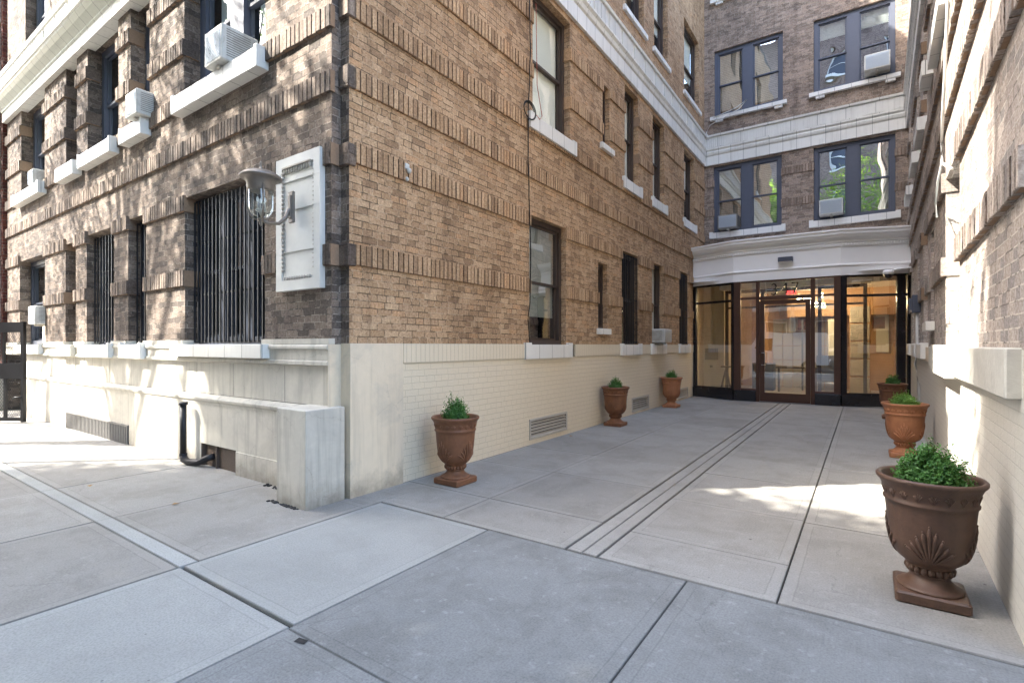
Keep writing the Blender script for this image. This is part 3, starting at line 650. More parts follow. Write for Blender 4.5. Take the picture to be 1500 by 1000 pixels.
# base ironwork
mb = MB(SP_street); a = -11.22
while a < -8.58: mb.box(a, a + .028, -.02, .05, -.04, .26); a += .062
mb.box(-11.24, -8.56, -.03, .055, .255, .275)
mb.box(-11.24, -8.56, -.12, -.10, -.04, .26)
part(mb, 'basement_grate', 'grate')
mb = MB(SP_street); mb.box(-6.42, -5.62, -.02, -.01, -.04, .26); mb.box(-6.1, -6.08, -.012, .02, -.04, .26); mb.box(-6.42, -6.40, -.02, .03, -.04, .26)
part(mb, 'rusty_screen', 'meshgrille')
for i, (a0, a1, z0, z1, _) in enumerate(vents):
    mb = MB(SP_left); frame_boxes(mb, a0, a1, z0, z1, -.03, .012, .035)
    k = 5
    for j in range(k):
        z = z0 + .035 + (z1 - z0 - .07) * j / k
        mb.quad([(a0 + .035, .006, z + .002), (a1 - .035, .006, z + .002), (a1 - .035, -.025, z + .028), (a0 + .035, -.025, z + .028)])
    lv = part(mb, 'louvre_vent', 'greymetal')
    mb = MB(SP_left); mb.box(a0 + .01, a1 - .01, -.048, -.044, z0 + .01, z1 - .01); part(mb, 'vent_shade_sheet', 'deepblack', lv)  # black sheet behind the slats painted as the vent's inner shade

# ------------------------------------------------------------------ entrance bay
F = [(-3.90, 14.45), (-2.75, 14.02), (-.45, 14.05), (.86, 14.5)]
def facet(i):
    p, q = Vector(F[i]), Vector(F[i + 1]); L = (q - p).length; t = (q - p) / L; n = Vector((t.y, -t.x))
    return (lambda a, d, z: (p.x + t.x * a + n.x * d, p.y + t.y * a + n.y * d, z)), L
def sweep(prof, name, mat, parent=None):
    mb = MB()
    pts = [Vector(f) for f in F]; ns = []
    for i in range(3): t = (pts[i + 1] - pts[i]).normalized(); ns.append(Vector((t.y, -t.x)))
    vn = [ns[0]] + [((ns[i] + ns[i + 1]).normalized() / max(.5, (ns[i] + ns[i + 1]).normalized().dot(ns[i]))) for i in range(2)] + [ns[2]]
    for i in range(3):
        for (d0, z0), (d1, z1) in zip(prof[:-1], prof[1:]):
            A = pts[i] + vn[i] * d0; Bq = pts[i + 1] + vn[i + 1] * d0; Cq = pts[i + 1] + vn[i + 1] * d1; D = pts[i] + vn[i] * d1
            mb.quad([(A.x, A.y, z0), (Bq.x, Bq.y, z0), (Cq.x, Cq.y, z1), (D.x, D.y, z1)])
    return part(mb, name, mat, parent, weld=False)
ZB, ZT = 3.02, 4.06
EC = sweep([(-.1, ZB), (.05, ZB), (.05, ZB + .20), (.075, ZB + .225), (.075, ZB + .25), (.05, ZB + .265), (.04, ZB + .27), (.04, ZB + .66), (.06, ZB + .665), (.06, ZB + .74), (.08, ZB + .76), (.08, ZB + .80),
       (.11, ZB + .83), (.17, ZB + .87), (.19, ZB + .92), (.21, ZB + .925), (.21, ZB + .985), (.235, ZB + 1.0), (.235, ZB + 1.03), (0, ZB + 1.08), (-1.6, ZB + 1.09)], 'entrance_cornice', 'whitepaint')
for i in range(3):
    sp, L = facet(i); mb = MB(sp); a = .02
    while a < L - .03: mb.box(a, a + .032, .058, .088, ZB + .69, ZB + .73); a += .06
    mb.build('dentil_row', 'whitepaint', EC)
def sbox(i, name, mat, boxes, parent=None):
    sp, L = facet(i); mb = MB(sp)
    for b in boxes: mb.cbox(*b, .004)
    return part(mb, name, mat, parent)
L0, L1, L2 = facet(0)[1], facet(1)[1], facet(2)[1]
for i, L in ((0, L0), (2, L2)):
    f = sbox(i, 'side_storefront_frame', 'black', [(0, .12, -.05, .03, 0, ZB), (L - .07, L, -.05, .03, 0, ZB), (.12, L - .07, -.05, .03, 2.52, 2.575), (.12, L - .07, -.05, .03, .26, .31), (.12, L - .07, -.05, .03, ZB - .05, ZB + .01)] + ([(L - .27, L - .1, -.06, .02, .3, ZB)] if i == 2 else []))
    sbox(i, 'base_kerb', 'black', [(0, L, -.1, .075, 0, .27)], f)
    sp, _ = facet(i); mb = MB(sp); mb.quad([(.12, 0, .3), (L - .07, 0, .3), (L - .07, 0, ZB), (.12, 0, ZB)]); part(mb, 'pane', 'glassdoor', f)
ff = sbox(1, 'door_surround', 'doorbrown', [(0, .16, -.06, .045, .27, ZB), (L1 - .13, L1, -.06, .045, .27, ZB), (.16, L1 - .13, -.05, .02, ZB - .04, ZB + .01),
     (.16, .545, -.05, .02, 2.56, 2.61), (.545, 1.735, -.05, .025, 2.53, 2.62), (1.735, L1 - .13, -.05, .02, 2.56, 2.61), (.515, .60, -.06, .03, 0, ZB), (1.70, 1.79, -.06, .03, 0, ZB),
     (.16, .515, -.05, .02, .27, .32), (1.79, L1 - .13, -.05, .02, .27, .32)])
sbox(1, 'base_kerb', 'black', [(0, .515, -.1, .075, 0, .27)], ff); sbox(1, 'base_kerb', 'black', [(1.79, L1, -.1, .075, 0, .27)], ff)
sp, _ = facet(1); mb = MB(sp)
for (a, b, z0, z1) in ((.16, .52, .3, 2.57), (1.79, L1 - .13, .3, 2.57), (.16, .52, 2.6, ZB), (.6, 1.7, 2.6, ZB), (1.79, L1 - .13, 2.6, ZB)): mb.quad([(a, 0, z0), (b, 0, z0), (b, 0, z1), (a, 0, z1)])
part(mb, 'pane', 'glassdoor', ff)
sp, _ = facet(1); mb = MB(sp); frame_boxes(mb, .605, 1.695, .015, 2.52, -.045, .01, .10, .22); DR = part(mb, 'door', 'doorbrown')
mb = MB(sp); mb.quad([(.70, -.015, .23), (1.60, -.015, .23), (1.60, -.015, 2.43), (.70, -.015, 2.43)]); part(mb, 'pane', 'glassdoor', DR)
mb = MB(sp); mb.tube([(.65, .01, 1.22), (.65, .08, 1.22), (.73, .095, 1.22), (.73, .095, .92), (.65, .08, .92), (.65, .01, .92)], .012); part(mb, 'handle', 'steel', DR)
mb = MB(sp); mb.box(.6, 1.7, -.05, .12, -.01, .014); part(mb, 'threshold', 'grate', ff)
# street number 347: thick and thin strokes
def stroke(mb, pts, ws, d0, d1):
    n = len(pts); Lp = []; Rp = []
    for i in range(n):
        p = Vector(pts[i]); t = (Vector(pts[min(i + 1, n - 1)]) - Vector(pts[max(i - 1, 0)])).normalized(); nn = Vector((-t.y, t.x)) * ws[i] / 2
        Lp.append(p + nn); Rp.append(p - nn)
    for i in range(n - 1):
        q = [Lp[i], Lp[i + 1], Rp[i + 1], Rp[i]]
        mb.quad([(v.x, d1, v.y) for v in q]); mb.quad([(v.x, d0, v.y) for v in q[::-1]])
        for j in ((0, 1), (2, 3)): a, b = q[j[0]], q[j[1]]; mb.quad([(a.x, d0, a.y), (b.x, d0, b.y), (b.x, d1, b.y), (a.x, d1, a.y)])
mb = MB(sp)
x0 = .86; zb = 2.665; hh = .26
def arc(cx, cz, rx, rz, a0, a1, n=10): return [(cx + rx * math.cos(R(a0 + (a1 - a0) * i / n)), cz + rz * math.sin(R(a0 + (a1 - a0) * i / n))) for i in range(n + 1)]
t1 = arc(x0 + .055, zb + .19, .05, .06, 160, -70); t2 = arc(x0 + .05, zb + .06, .062, .072, 85, -150)
stroke(mb, t1, [.016 + .02 * math.sin(PI * i / 10) for i in range(11)], .006, .02); stroke(mb, t2, [.016 + .024 * math.sin(PI * i / 10) for i in range(11)], .006, .02)
x1 = x0 + .22
stroke(mb, [(x1 + .10, zb + hh), (x1, zb + .085)], [.02, .02], .006, .02); stroke(mb, [(x1 - .005, zb + .085), (x1 + .155, zb + .085)], [.024, .024], .005, .019); stroke(mb, [(x1 + .105, zb + hh), (x1 + .105, zb)], [.036, .036], .004, .021)
x2 = x0 + .44
stroke(mb, [(x2, zb + hh - .01), (x2 + .145, zb + hh - .01)], [.03, .026], .006, .02); stroke(mb, [(x2 + .14, zb + hh - .01), (x2 + .05, zb)], [.02, .042], .005, .021)
part(mb, 'house_number', 'black', ff)
# lobby
mb = MB(); mb.quad([(-3.85, 14.1, .012), (.84, 14.1, .012), (.84, 19.6, .012), (-3.85, 19.6, .012)]); part(mb, 'lobby_floor', 'lobbyfloor')
mb = MB(); mb.quad([(-3.80, 14.45, 0), (-3.80, 19.6, 0), (-3.80, 19.6, 3.1), (-3.80, 14.45, 3.1)]); mb.quad([(.80, 14.5, 0), (.80, 19.6, 0), (.80, 19.6, 3.1), (.80, 14.5, 3.1)])
mb.box(-3.8, -3.25, 15.2, 15.35, 0, 3.1); part(mb, 'lobby_wall', 'lobbycream')
mb = MB(); mb.quad([(-3.85, 14.1, 3.1), (.84, 14.1, 3.1), (.84, 19.6, 3.1), (-3.85, 19.6, 3.1)]); mb.box(-3.3, .3, 14.9, 15.2, 2.93, 3.09); part(mb, 'lobby_ceiling', 'whitepaint')
mb = MB(); mb.box(-3.8, .8, 19.4, 19.5, 0, 3.1); mb.box(-2.0, .79, 18.2, 18.3, 2.3, 3.1); mb.box(-.35, .15, 17.4, 17.5, 0, 2.6); mb.box(.74, .79, 15.3, 19.3, .1, 2.9); mb.box(-2.9, -2.6, 18.6, 18.7, 0, 3.1)
for k in range(5): mb.box(-3.2 + .8 * k, -3.16 + .8 * k, 19.36, 19.42, 0, 3.1)
part(mb, 'wood_panelling', 'orangewood')
mb = MB()   # inner vestibule frame
for (a, b) in ((-3.22, -3.14), (-2.30, -2.22), (-.98, -.90), (-.02, .06)): mb.box(a, b, 15.22, 15.30, 0, 2.85)
mb.box(-3.22, .06, 15.22, 15.30, 2.85, 2.93); mb.box(-3.22, .06, 15.222, 15.298, 2.42, 2.47); mb.box(-3.22, -2.22, 15.222, 15.298, .0, .2)
part(mb, 'vestibule_frame', 'bronze')
mb = MB(); mb.box(-3.75, -3.40, 15.17, 15.19, 1.0, 1.32); mb.box(-3.62, -3.55, 15.17, 15.19, .78, .84); part(mb, 'intercom_panel', 'grate')
mb = MB(); mb.cbox(-2.9, -2.3, 17.5, 18.0, 0, .85, .01); mb.cbox(-1.2, -.7, 18.0, 18.4, .3, 1.1, .01); mb.box(-1.6, -1.55, 18.1, 18.15, 0, 2.2); part(mb, 'lobby_cabinet', 'slate')
mb = MB()
for k in range(6):
    for j in range(5): mb.cbox(-2.55 + k * .3, -2.27 + k * .3, 19.33, 19.38, .02 + j * .46, .46 + j * .46, .008)
for j in range(5): mb.cbox(-.33, .13, 17.36, 17.40, .05 + j * .5, .5 + j * .5, .008)
part(mb, 'stone_tile_wall', 'greymetal')
mb = MB(); mb.cbox(-2.2, -1.1, 17.2, 17.5, .72, .76, .006)
for x in (-2.15, -1.18): mb.box(x, x + .04, 17.25, 17.45, 0, .72)
part(mb, 'lobby_table', 'bronze')
mb = MB(); mb.tube([(-3.3, 14.9, .05), (-3.12, 14.9, .8)], .025, 8); mb.tube([(-2.98, 14.9, .05), (-3.12, 14.9, .8)], .025, 8); mb.cbox(-3.25, -2.95, 14.8, 15.05, .8, .84, .01); part(mb, 'lobby_stool', 'bronze')
mb = MB(); mb.cbox(.3, .62, 19.3, 19.36, 1.2, 2.4, .01); mb.cbox(-.9, -.5, 18.1, 18.18, .9, 2.2, .01); part(mb, 'lobby_notice_board', 'blind')
mb = MB(); mb.cbox(-1.75, -1.4, 18.6, 18.62, 1.9, 2.3, .004); mb.cbox(.2, .5, 18.6, 18.62, 1.9, 2.25, .004); part(mb, 'lobby_picture', 'redbrick')
CH = empty('chandelier', (-1.25, 16.6, 3.1), 'glowing chandelier of small square warm glass shades seen through the transom', 'chandelier')
mb = MB()
for (x, y, z) in ((-.28, 0, -.32), (-.12, .12, -.38), (.03, -.02, -.33), (.14, .1, -.55), (.25, 0, -.30), (.3, .12, -.58), (-.02, .14, -.5)):
    mb.cbox(x - .055, x + .055, y - .055, y + .055, z - .06, z + .06, .01)
mb.build('glass_shade', 'warmlamp', CH)
mb = MB(); mb.cbox(-.35, .35, -.05, .15, -.05, -.012, .004)
for (x, y, z) in ((-.28, 0, -.26), (-.12, .12, -.32), (.03, -.02, -.27), (.14, .1, -.49), (.25, 0, -.24), (.3, .12, -.52), (-.02, .14, -.44)): mb.tube([(x, y, -.05), (x, y, z)], .005, 6)
mb.build('canopy', 'brass', CH)
mb = MB(); mb.cbox(-.12, .12, -.01, .01, -.08, .08, .003); rs = mb.build('standin_red_sign', 'redsign', None, loc=(-1.62, 15.6, 2.86)); tag(rs, 'small glowing red sign made up for an unreadable red mark behind the transom', 'sign')  # glowing sign added in place of an unreadable red mark

# ------------------------------------------------------------------ neighbour building at the far left
NB = empty('neighbour_building', (-15.4, 2.9, 0), 'dark red brick house with pale quoins at the left edge, beside the grey brick facade', 'building')
mb = MB(); mb.box(-30, -15.34, 2.83, 12, 1.0, 15); o = mb.build('brick_front', 'redbrick'); o.parent = NB; o.matrix_parent_inverse = Matrix.Translation((15.4, -2.9, 0))
mb = MB()
for k in range(16): mb.box(-16.2, -15.45 - .0 * (k % 2), 2.74, 2.9, 1.2 + k * .72, 1.2 + k * .72 + .62)
o = mb.build('quoin', 'pinkbrick'); o.parent = NB; o.matrix_parent_inverse = Matrix.Translation((15.4, -2.9, 0))
mb = MB(); mb.box(-30, -15.34, 2.75, 12, 0, 1.0); o = mb.build('stone_base', 'stonebase'); o.parent = NB; o.matrix_parent_inverse = Matrix.Translation((15.4, -2.9, 0))

# ------------------------------------------------------------------ air conditioners
def ac(sp, a, z, w, h, d0, d1, mat, label, tilt=0):
    e = empty('air_conditioner', sp(a, d0, z), label, 'air conditioner', 'window air conditioners')
    def P(mb, name, m, par=None):
        o = mb.build(name, m); o.parent = par or e
        if par is None: o.matrix_parent_inverse = Matrix.Translation(-Vector(e.location))
        return o
    mb = MB(sp); mb.cbox(a - w / 2, a + w / 2, d0, d1, z, z + h, .012)
    # side louvre slots
    body = P(mb, 'casing', mat)
    n = int(h / .024)
    for s_ in (-1, 1):
        mb = MB(sp)
        for k in range(2, n - 1):
            zz = z + k * h / n
            x = a + s_ * (w / 2); mb.box(min(x, x + s_ * .003), max(x, x + s_ * .003), d0 + .05 + (d1 - d0) * .1, d1 - .05, zz, zz + .008)
        P(mb, 'side_louvre', 'acgrey' if mat == 'acwhite' else 'iron')
    mb = MB(sp); mb.box(a - w / 2 + .03, a + w / 2 - .03, d1 - .002, d1 + .004, z + .03, z + h - .03)
    k = a - w / 2 + .045
    nn = int((h - .08) / .016)
    for q in range(nn):
        zz = z + .04 + q * .016; mb.box(a - w / 2 + .035, a + w / 2 - .035, d1 + .004, d1 + .008, zz, zz + .007)
    P(mb, 'condenser_grille', 'acfin')
    mb = MB(sp); mb.cbox(a - .03, a + .03, d0, d1 - .04, z - .035, z - .002, .004); P(mb, 'support_bracket', 'greymetal')
    return e
ac(SP_street, -5.78, 4.44, .38, .38, -.2, .20, 'acwhite', 'white air conditioner in the wide upper window above the lantern')
ac(SP_street, -8.0, 4.44, .36, .33, -.22, .20, 'acwhite', 'white air conditioner in the narrow upper window left of the wide one')
ac(SP_street, -13.0, 4.45, .34, .28, -.22, .12, 'acwhite', 'small white air conditioner in the farthest upper street window')
ac(SP_street, -12.82, 1.80, .46, .34, -.2, .14, 'acwhite', 'white air conditioner above the cream panel in the far ground floor window')
ac(SP_left, 11.42, 1.47, .52, .30, -.12, .26, 'acwhite', 'white air conditioner low in the court wall beside the barred window')
ac(SP_back, -3.19, 4.72, .52, .38, -.1, .26, 'acgrey', 'grey air conditioner in the lower left rear window')
ac(SP_back, -.70, 4.76, .52, .38, -.1, .26, 'acwhite', 'white air conditioner in the lower right rear window')
ac(SP_back, .26, 8.16, .52, .38, -.1, .3, 'acwhite', 'white air conditioner in the upper right rear window')

# ------------------------------------------------------------------ wall lantern
LX, LY = -4.47, 2.50
LN = empty('wall_lantern', (LX, 2.815, 2.7), 'aged bronze wall lantern with clear glass bell on the pale terracotta panel', 'lantern')
def lp(mb, name, m, weld=True):
    o = mb.build(name, m); o.parent = LN; o.matrix_parent_inverse = Matrix.Translation(-Vector(LN.location)); return o
mb = MB(); c = (LX, LY, 0)
mb.lathe([(0, 3.06), (.008, 3.055), (.012, 3.035), (.006, 3.02), (.012, 3.005), (.02, 2.985), (.06, 2.975), (.12, 2.955), (.165, 2.925), (.178, 2.91), (.178, 2.90), (.16, 2.892), (.135, 2.885), (.13, 2.87), (.118, 2.86), (.118, 2.82), (.112, 2.81), (.112, 2.79), (.10, 2.785), (0, 2.785)], c, 40)
lp(mb, 'cap', 'brass')
mb = MB(); mb.lathe([(.104, 2.79), (.104, 2.66), (.098, 2.62), (.082, 2.585), (.055, 2.56), (.02, 2.548), (0, 2.547)], c, 32); lp(mb, 'glass_bell', 'lampglass')
mb = MB()
for k in range(3):
    an = R(100 + 120 * k); q = [(.118, 2.83), (.118, 2.68), (.112, 2.62), (.094, 2.575), (.065, 2.545), (.03, 2.532), (0, 2.528)]
    mb.tube([(LX + r * math.cos(an), LY + r * math.sin(an), z) for r, z in q], .008, 8)
mb.lathe([(0, 2.545), (.03, 2.54), (.03, 2.525), (.012, 2.51), (.014, 2.495), (.004, 2.475), (0, 2.47)], c, 16)
mb.tube([(LX, LY, 2.53), (LX, LY + .08, 2.515), (LX, LY + .17, 2.53), (LX, LY + .24, 2.60), (LX, LY + .27, 2.68), (LX, LY + .295, 2.70)], [.014, .014, .016, .018, .016, .016], 10)
lp(mb, 'bracket_arm', 'brass')
mb = MB(); mb.cbox(LX - .04, LX + .04, 2.785, 2.815, 2.56, 2.86, .008); mb.cbox(LX - .025, LX + .025, 2.77, 2.79, 2.60, 2.82, .006); lp(mb, 'back_plate', 'brass')
mb = MB()
for k in range(3):
    an = R(40 + 120 * k); x = LX + .035 * math.cos(an); y = LY + .035 * math.sin(an)
    mb.lathe([(0, 2.735), (.008, 2.725), (.012, 2.705), (.008, 2.685), (0, 2.68)], (x, y, 0), 10)
lp(mb, 'candle_bulb', 'curtain')
mb = MB()
for k in range(3):
    an = R(40 + 120 * k); x = LX + .035 * math.cos(an); y = LY + .035 * math.sin(an); mb.tube([(x, y, 2.62), (x, y, 2.685)], .008, 8)
mb.lathe([(0, 2.63), (.04, 2.625), (.045, 2.61), (.02, 2.60), (0, 2.55)], c, 12)
lp(mb, 'bulb_holder', 'greymetal')

# ------------------------------------------------------------------ small wall things
def single(mb, name, mat, label, cat, group=None): o = mb.build(name, mat); return tag(o, label, cat, group)
mb = MB(SP_street); pa = -6.62
mb.tube([(pa, .14, .70), (pa, .14, .10)], .034, 16); mb.lathe; mb.tube([(pa, .14, .70), (pa, .14, .735)], [.05, .045], 16); mb.tube([(pa, .14, .13), (pa, .14, .10)], .042, 16)
mb.tube([(pa, .14, .12), (pa + .02, .14, .06), (pa + .1, .12, .035), (pa + .28, .09, .05), (pa + .38, .05, .10), (pa + .42, -.02, .12)], [.038, .042, .04, .036, .038, .036], 14)
single(mb, 'standpipe', 'iron', 'black capped iron pipe rising from the pavement by the cream base', 'pipe')
def cable(name, pts, r, mat, label, group='cables along the brick walls'):
    mb = MB(); P = []
    for i in range(len(pts) - 1):
        for k in range(4):
            t = k / 4; P.append(tuple(pts[i][j] * (1 - t) + pts[i + 1][j] * t + (random.uniform(-.006, .006) if j else 0) for j in range(3)))
    P.append(pts[-1]); mb.tube(P, r, 6); return single(mb, name, mat, label, 'cable', group)
X = -3.84
ca = [(X, 6.10, 9.0), (X, 6.0, 6.3), (X, 6.02, 5.5), (X, 5.97, 4.75), (X, 5.96, 4.0), (X, 5.98, 3.7), (X, 5.99, 3.3), (X + .005, 6.02, 2.9), (X + .005, 6.0, 2.0), (X + .005, 5.95, 1.75), (X + .005, 6.0, 1.45)]
cable('cable', ca, .008, 'cable', 'black cable hanging down the court wall beside the near windows')
mb = MB()
for k in range(3):
    rr = .13 + .012 * k; mb.tube([(X + .01 + .008 * k, 5.97 + rr * math.cos(t * PI / 12), 4.66 + rr * .8 * math.sin(t * PI / 12)) for t in range(25)], .006, 6, False)
single(mb, 'cable_coil', 'cable', 'small loop of coiled black cable left of the white upper sill', 'cable')
mb = MB(); mb.tube([(X, 6.1, 4.70), (X + .03, 6.22, 4.62), (X + .02, 6.3, 4.7), (X - .1, 6.36, 5.2), (X - .12, 6.36, 6.4)], .005, 6); single(mb, 'red_cord', 'rope', 'thin red cord looping over the white sill of the near upper window', 'cord')
mb = MB(SP_left); mb.cbox(3.66, 3.72, 0, .04, 3.20, 3.26, .006); mb.ell((3.69, .06, 3.18), (.025, .025, .03)); mb.ell((3.69, .03, 3.10), (.02, .02, .025)); single(mb, 'bulb_fitting', 'acwhite', 'tiny white bulb fitting screwed to a soldier course near the corner', 'light fitting')
mb = MB(lambda a, d, z: facet(1)[0](a, d, z)); mb.cbox(1.02, 1.34, .04, .17, 3.43, 3.54, .008); FLt = single(mb, 'flood_light', 'slate', 'grey box light on the white cornice above the glass door', 'light')
mb = MB(lambda a, d, z: facet(1)[0](a, d, z)); mb.box(1.04, 1.32, .05, .16, 3.422, 3.43); o = mb.build('lens', 'whitepaint', FLt)
mb = MB(); mb.tube([(.82, 13.4, 3.02), (.55, 13.4, 3.0), (.45, 13.4, 2.97)], .018, 8); mb.lathe([(0, 3.0), (.08, 2.995), (.10, 2.96), (.10, 2.91), (.085, 2.90)], (.42, 13.4, 0), 20); CM = single(mb, 'dome_camera', 'whitepaint', 'white dome security camera on an arm from the right wall over the entrance', 'camera')
mb = MB(); mb.lathe([(.085, 2.90), (.075, 2.86), (.045, 2.83), (0, 2.82)], (.42, 13.4, 0), 20); mb.build('dome', 'black', CM)
mb = MB(SP_right); mb.cbox(10.9, 11.05, 0, .12, 1.95, 2.25, .01); mb.cbox(10.95, 11.0, .1, .16, 2.0, 2.2, .006); single(mb, 'intercom_box', 'slate', 'small blue grey junction box on the shaded right wall', 'box')
mb = MB(SP_right); mb.tube([(10.97, .05, 1.97), (10.97, .05, 1.4), (10.97, .07, 1.1), (10.9, .03, .7), (10.95, .03, .1)], .02, 10); single(mb, 'conduit_pipe', 'cablew', 'white conduit running down the right wall from the junction box', 'pipe')
mb = MB(SP_right); mb.tube([(5.6, .06, 9), (5.62, .06, 5.4), (5.72, .07, 4.6), (6.2, .06, 3.9), (6.5, .06, 3.4), (6.2, .08, 3.1), (5.85, .08, 2.98), (5.7, .05, 2.9)], .012, 8)
mb.tube([(6.2, .08, 3.1), (6.5, .09, 3.0), (6.75, .09, 2.85), (6.7, .08, 2.7)], .009, 8); mb.tube([(5.62, .06, 5.2), (5.66, .1, 5.1), (5.6, .1, 5.0), (5.66, .08, 4.9), (5.61, .08, 4.7)], .014, 8)
single(mb, 'white_cable', 'cablew', 'pale cable drooping down the sunlit right wall to the window', 'cable', 'cables along the brick walls')
mb = MB(); mb.tube([(-3.6, 15.5, 8.0), (-3.0, 15.46, 8.1), (-2.7, 15.45, 8.25), (-2.9, 15.45, 8.05), (-3.7, 15.5, 7.8), (-3.8, 15.5, 7.6), (-3.7, 15.5, 7.4)], .012, 6); single(mb, 'rear_cable', 'cablew', 'white cable draped over the upper left rear sill', 'cable', 'cables along the brick walls')

# ------------------------------------------------------------------ areaway gate at far left (stands open, towards the street)
ga = math.atan2(-.568, -.823)
GT = empty('iron_gate', (-12.5, 2.6, .02), 'black iron gate with two mesh panels standing open at the left edge', 'gate')
GT.rotation_euler.z = ga
mb = MB(); w = 1.25
for (x0, x1, z0, z1) in ((0, w, 1.62, 1.80), (0, w, .78, 1.06), (0, w, .02, .08)): mb.box(x0, x1, -.03, .03, z0, z1)
mb.box(0, .05, -.031, .031, 0, 1.81); mb.box(w - .05, w, -.031, .031, 0, 1.81); mb.box(.33, .37, -.02, .02, .08, .78); mb.box(.36, .39, -.02, .02, 1.06, 1.62)
mb.build('gate_frame', 'iron', GT)
mb = MB()
for (z0, z1) in ((.08, .78), (1.06, 1.62)):
    hgt = z1 - z0; x = .05 - hgt * .6
    while x < w - .05:
        for sgn in (1, -1):
            xa, za, xb, zb2 = (x, z0, x + hgt * .6, z1) if sgn > 0 else (x, z1, x + hgt * .6, z0)
            def cl(xa, za, xb, zb2):
                lo, hi = .05, w - .05
                if xa < lo: za += (zb2 - za) * (lo - xa) / (xb - xa); xa = lo
                if xb > hi: zb2 -= (zb2 - za) * (xb - hi) / (xb - xa); xb = hi
                return xa, za, xb, zb2
            if x + hgt * .6 > .06:
                xa, za, xb, zb2 = cl(xa, za, xb, zb2); mb.tube([(xa, .004 * sgn, za), (xb, .004 * sgn, zb2)], .003, 4, False)
        x += .04
mb.build('mesh_panel', 'iron', GT)
mb = MB(); mb.tube([(.02, .03, .45), (.12, .06, .45), (.16, .06, .42)], .012, 6); mb.build('latch', 'iron', GT)

# ------------------------------------------------------------------ planters
def urn_proto(loc, mat, label, rz, scale=1.0):
    e = empty('urn_planter', loc, label, 'planter', 'urn planters along the court', rz)
    mb = MB(); mb.cbox(-.16, .16, -.16, .16, 0, .062, .01); mb.build('plinth', mat, e)
    prof = [(.0, .06), (.148, .062), (.150, .07), (.14, .078), (.115, .09), (.095, .112), (.085, .13), (.088, .138), (.098, .14), (.098, .145), (.09, .150), (.10, .185), (.108, .190), (.108, .198), (.118, .205), (.145, .228), (.166, .262), (.180, .31),
            (.188, .37), (.194, .43), (.200, .50), (.204, .532), (.211, .537), (.213, .547), (.206, .553), (.208, .57), (.217, .61), (.230, .64), (.240, .650), (.246, .660), (.246, .672), (.238, .680), (.226, .676), (.219, .665), (.205, .62), (.19, .60), (0, .60)]
    mb = MB(); mb.lathe(prof, n=56); mb.build('bowl', mat, e)
    mb = MB()
    for k in range(20):
        a = 2 * PI * k / 20; mb.ell((.098 * math.cos(a), .098 * math.sin(a), .168), (.017, .017, .022), 8, 5)
    mb.build('bead_ring', mat, e)
    def rad(z):
        for (r0, z0), (r1, z1) in zip(prof[14:30], prof[15:31]):
            if z0 <= z <= z1: return r0 + (r1 - r0) * (z - z0) / (z1 - z0)
        return .2
    for q in range(4):
        a0 = 2 * PI * q / 4 - .09; mb = MB()
        for j in range(-4, 5):
            Lh = .225 * (1 - .07 * abs(j) ** 1.25); spread = .13 * j
            pts = []; rs = []
            for s_ in range(8):
                t = s_ / 7; z = .215 + Lh * t * (1 - .035 * abs(j) * t * 2.2); an = a0 + spread * (t ** .8) * 1.15
                r = rad(z) + .001; pts.append((r * math.cos(an), r * math.sin(an), z)); rs.append(  .004 + .0075 * t if s_ < 7 else .004)
            mb.tube(pts, rs, 6)
            mb.ell(pts[-1], (.006, .006, .008), 6, 4)
        mb.build('palmette', mat, e)
    mb = MB()
    for q in range(20):
        a0 = 2 * PI * q / 20
        for j in (-2, -1, 0, 1, 2):
            an = a0 + .045 * j; z = .60 + .010 * (2 - abs(j)) * .8; r = .2145
            mb.tube([(.2075 * math.cos(a0), .2075 * math.sin(a0), .565), (r * math.cos(an), r * math.sin(an), z)], [.002, .005], 5)
    mb.build('rim_frieze', mat, e)
    mb = MB(); mb.lathe([(0, .612), (.1, .614), (.203, .605)], n=24); mb.build('soil', 'soil', e)
    return e
def leaf_cloud(pts, nrm, size, rnd, name, mat, parent=None, aspect=.5):
    n = len(pts); P = np.array(pts); N = np.array(nrm)
    N += rnd.normal(0, .5, N.shape); N /= np.linalg.norm(N, axis=1)[:, None]
    Rv = rnd.normal(size=N.shape); T = np.cross(N, Rv); T /= np.linalg.norm(T, axis=1)[:, None]; Bv = np.cross(N, T)
    s = size * rnd.uniform(.7, 1.3, n)[:, None]
    V = np.stack([P - T * s * .5, P + Bv * s * aspect * .5 + N * s * .06, P + T * s * .5, P - Bv * s * aspect * .5 + N * s * .06], 1).reshape(-1, 3)
    me = bpy.data.meshes.new(name); me.vertices.add(len(V)); me.vertices.foreach_set('co', V.ravel())
    me.loops.add(len(V)); me.loops.foreach_set('vertex_index', np.arange(len(V)))
    me.polygons.add(n); me.polygons.foreach_set('loop_start', np.arange(0, len(V), 4)); me.polygons.foreach_set('loop_total', np.full(n, 4))
    me.materials.append(M[mat]); me.update(); me.validate()
    o = bpy.data.objects.new(name, me); COL.objects.link(o); o.parent = parent; return o
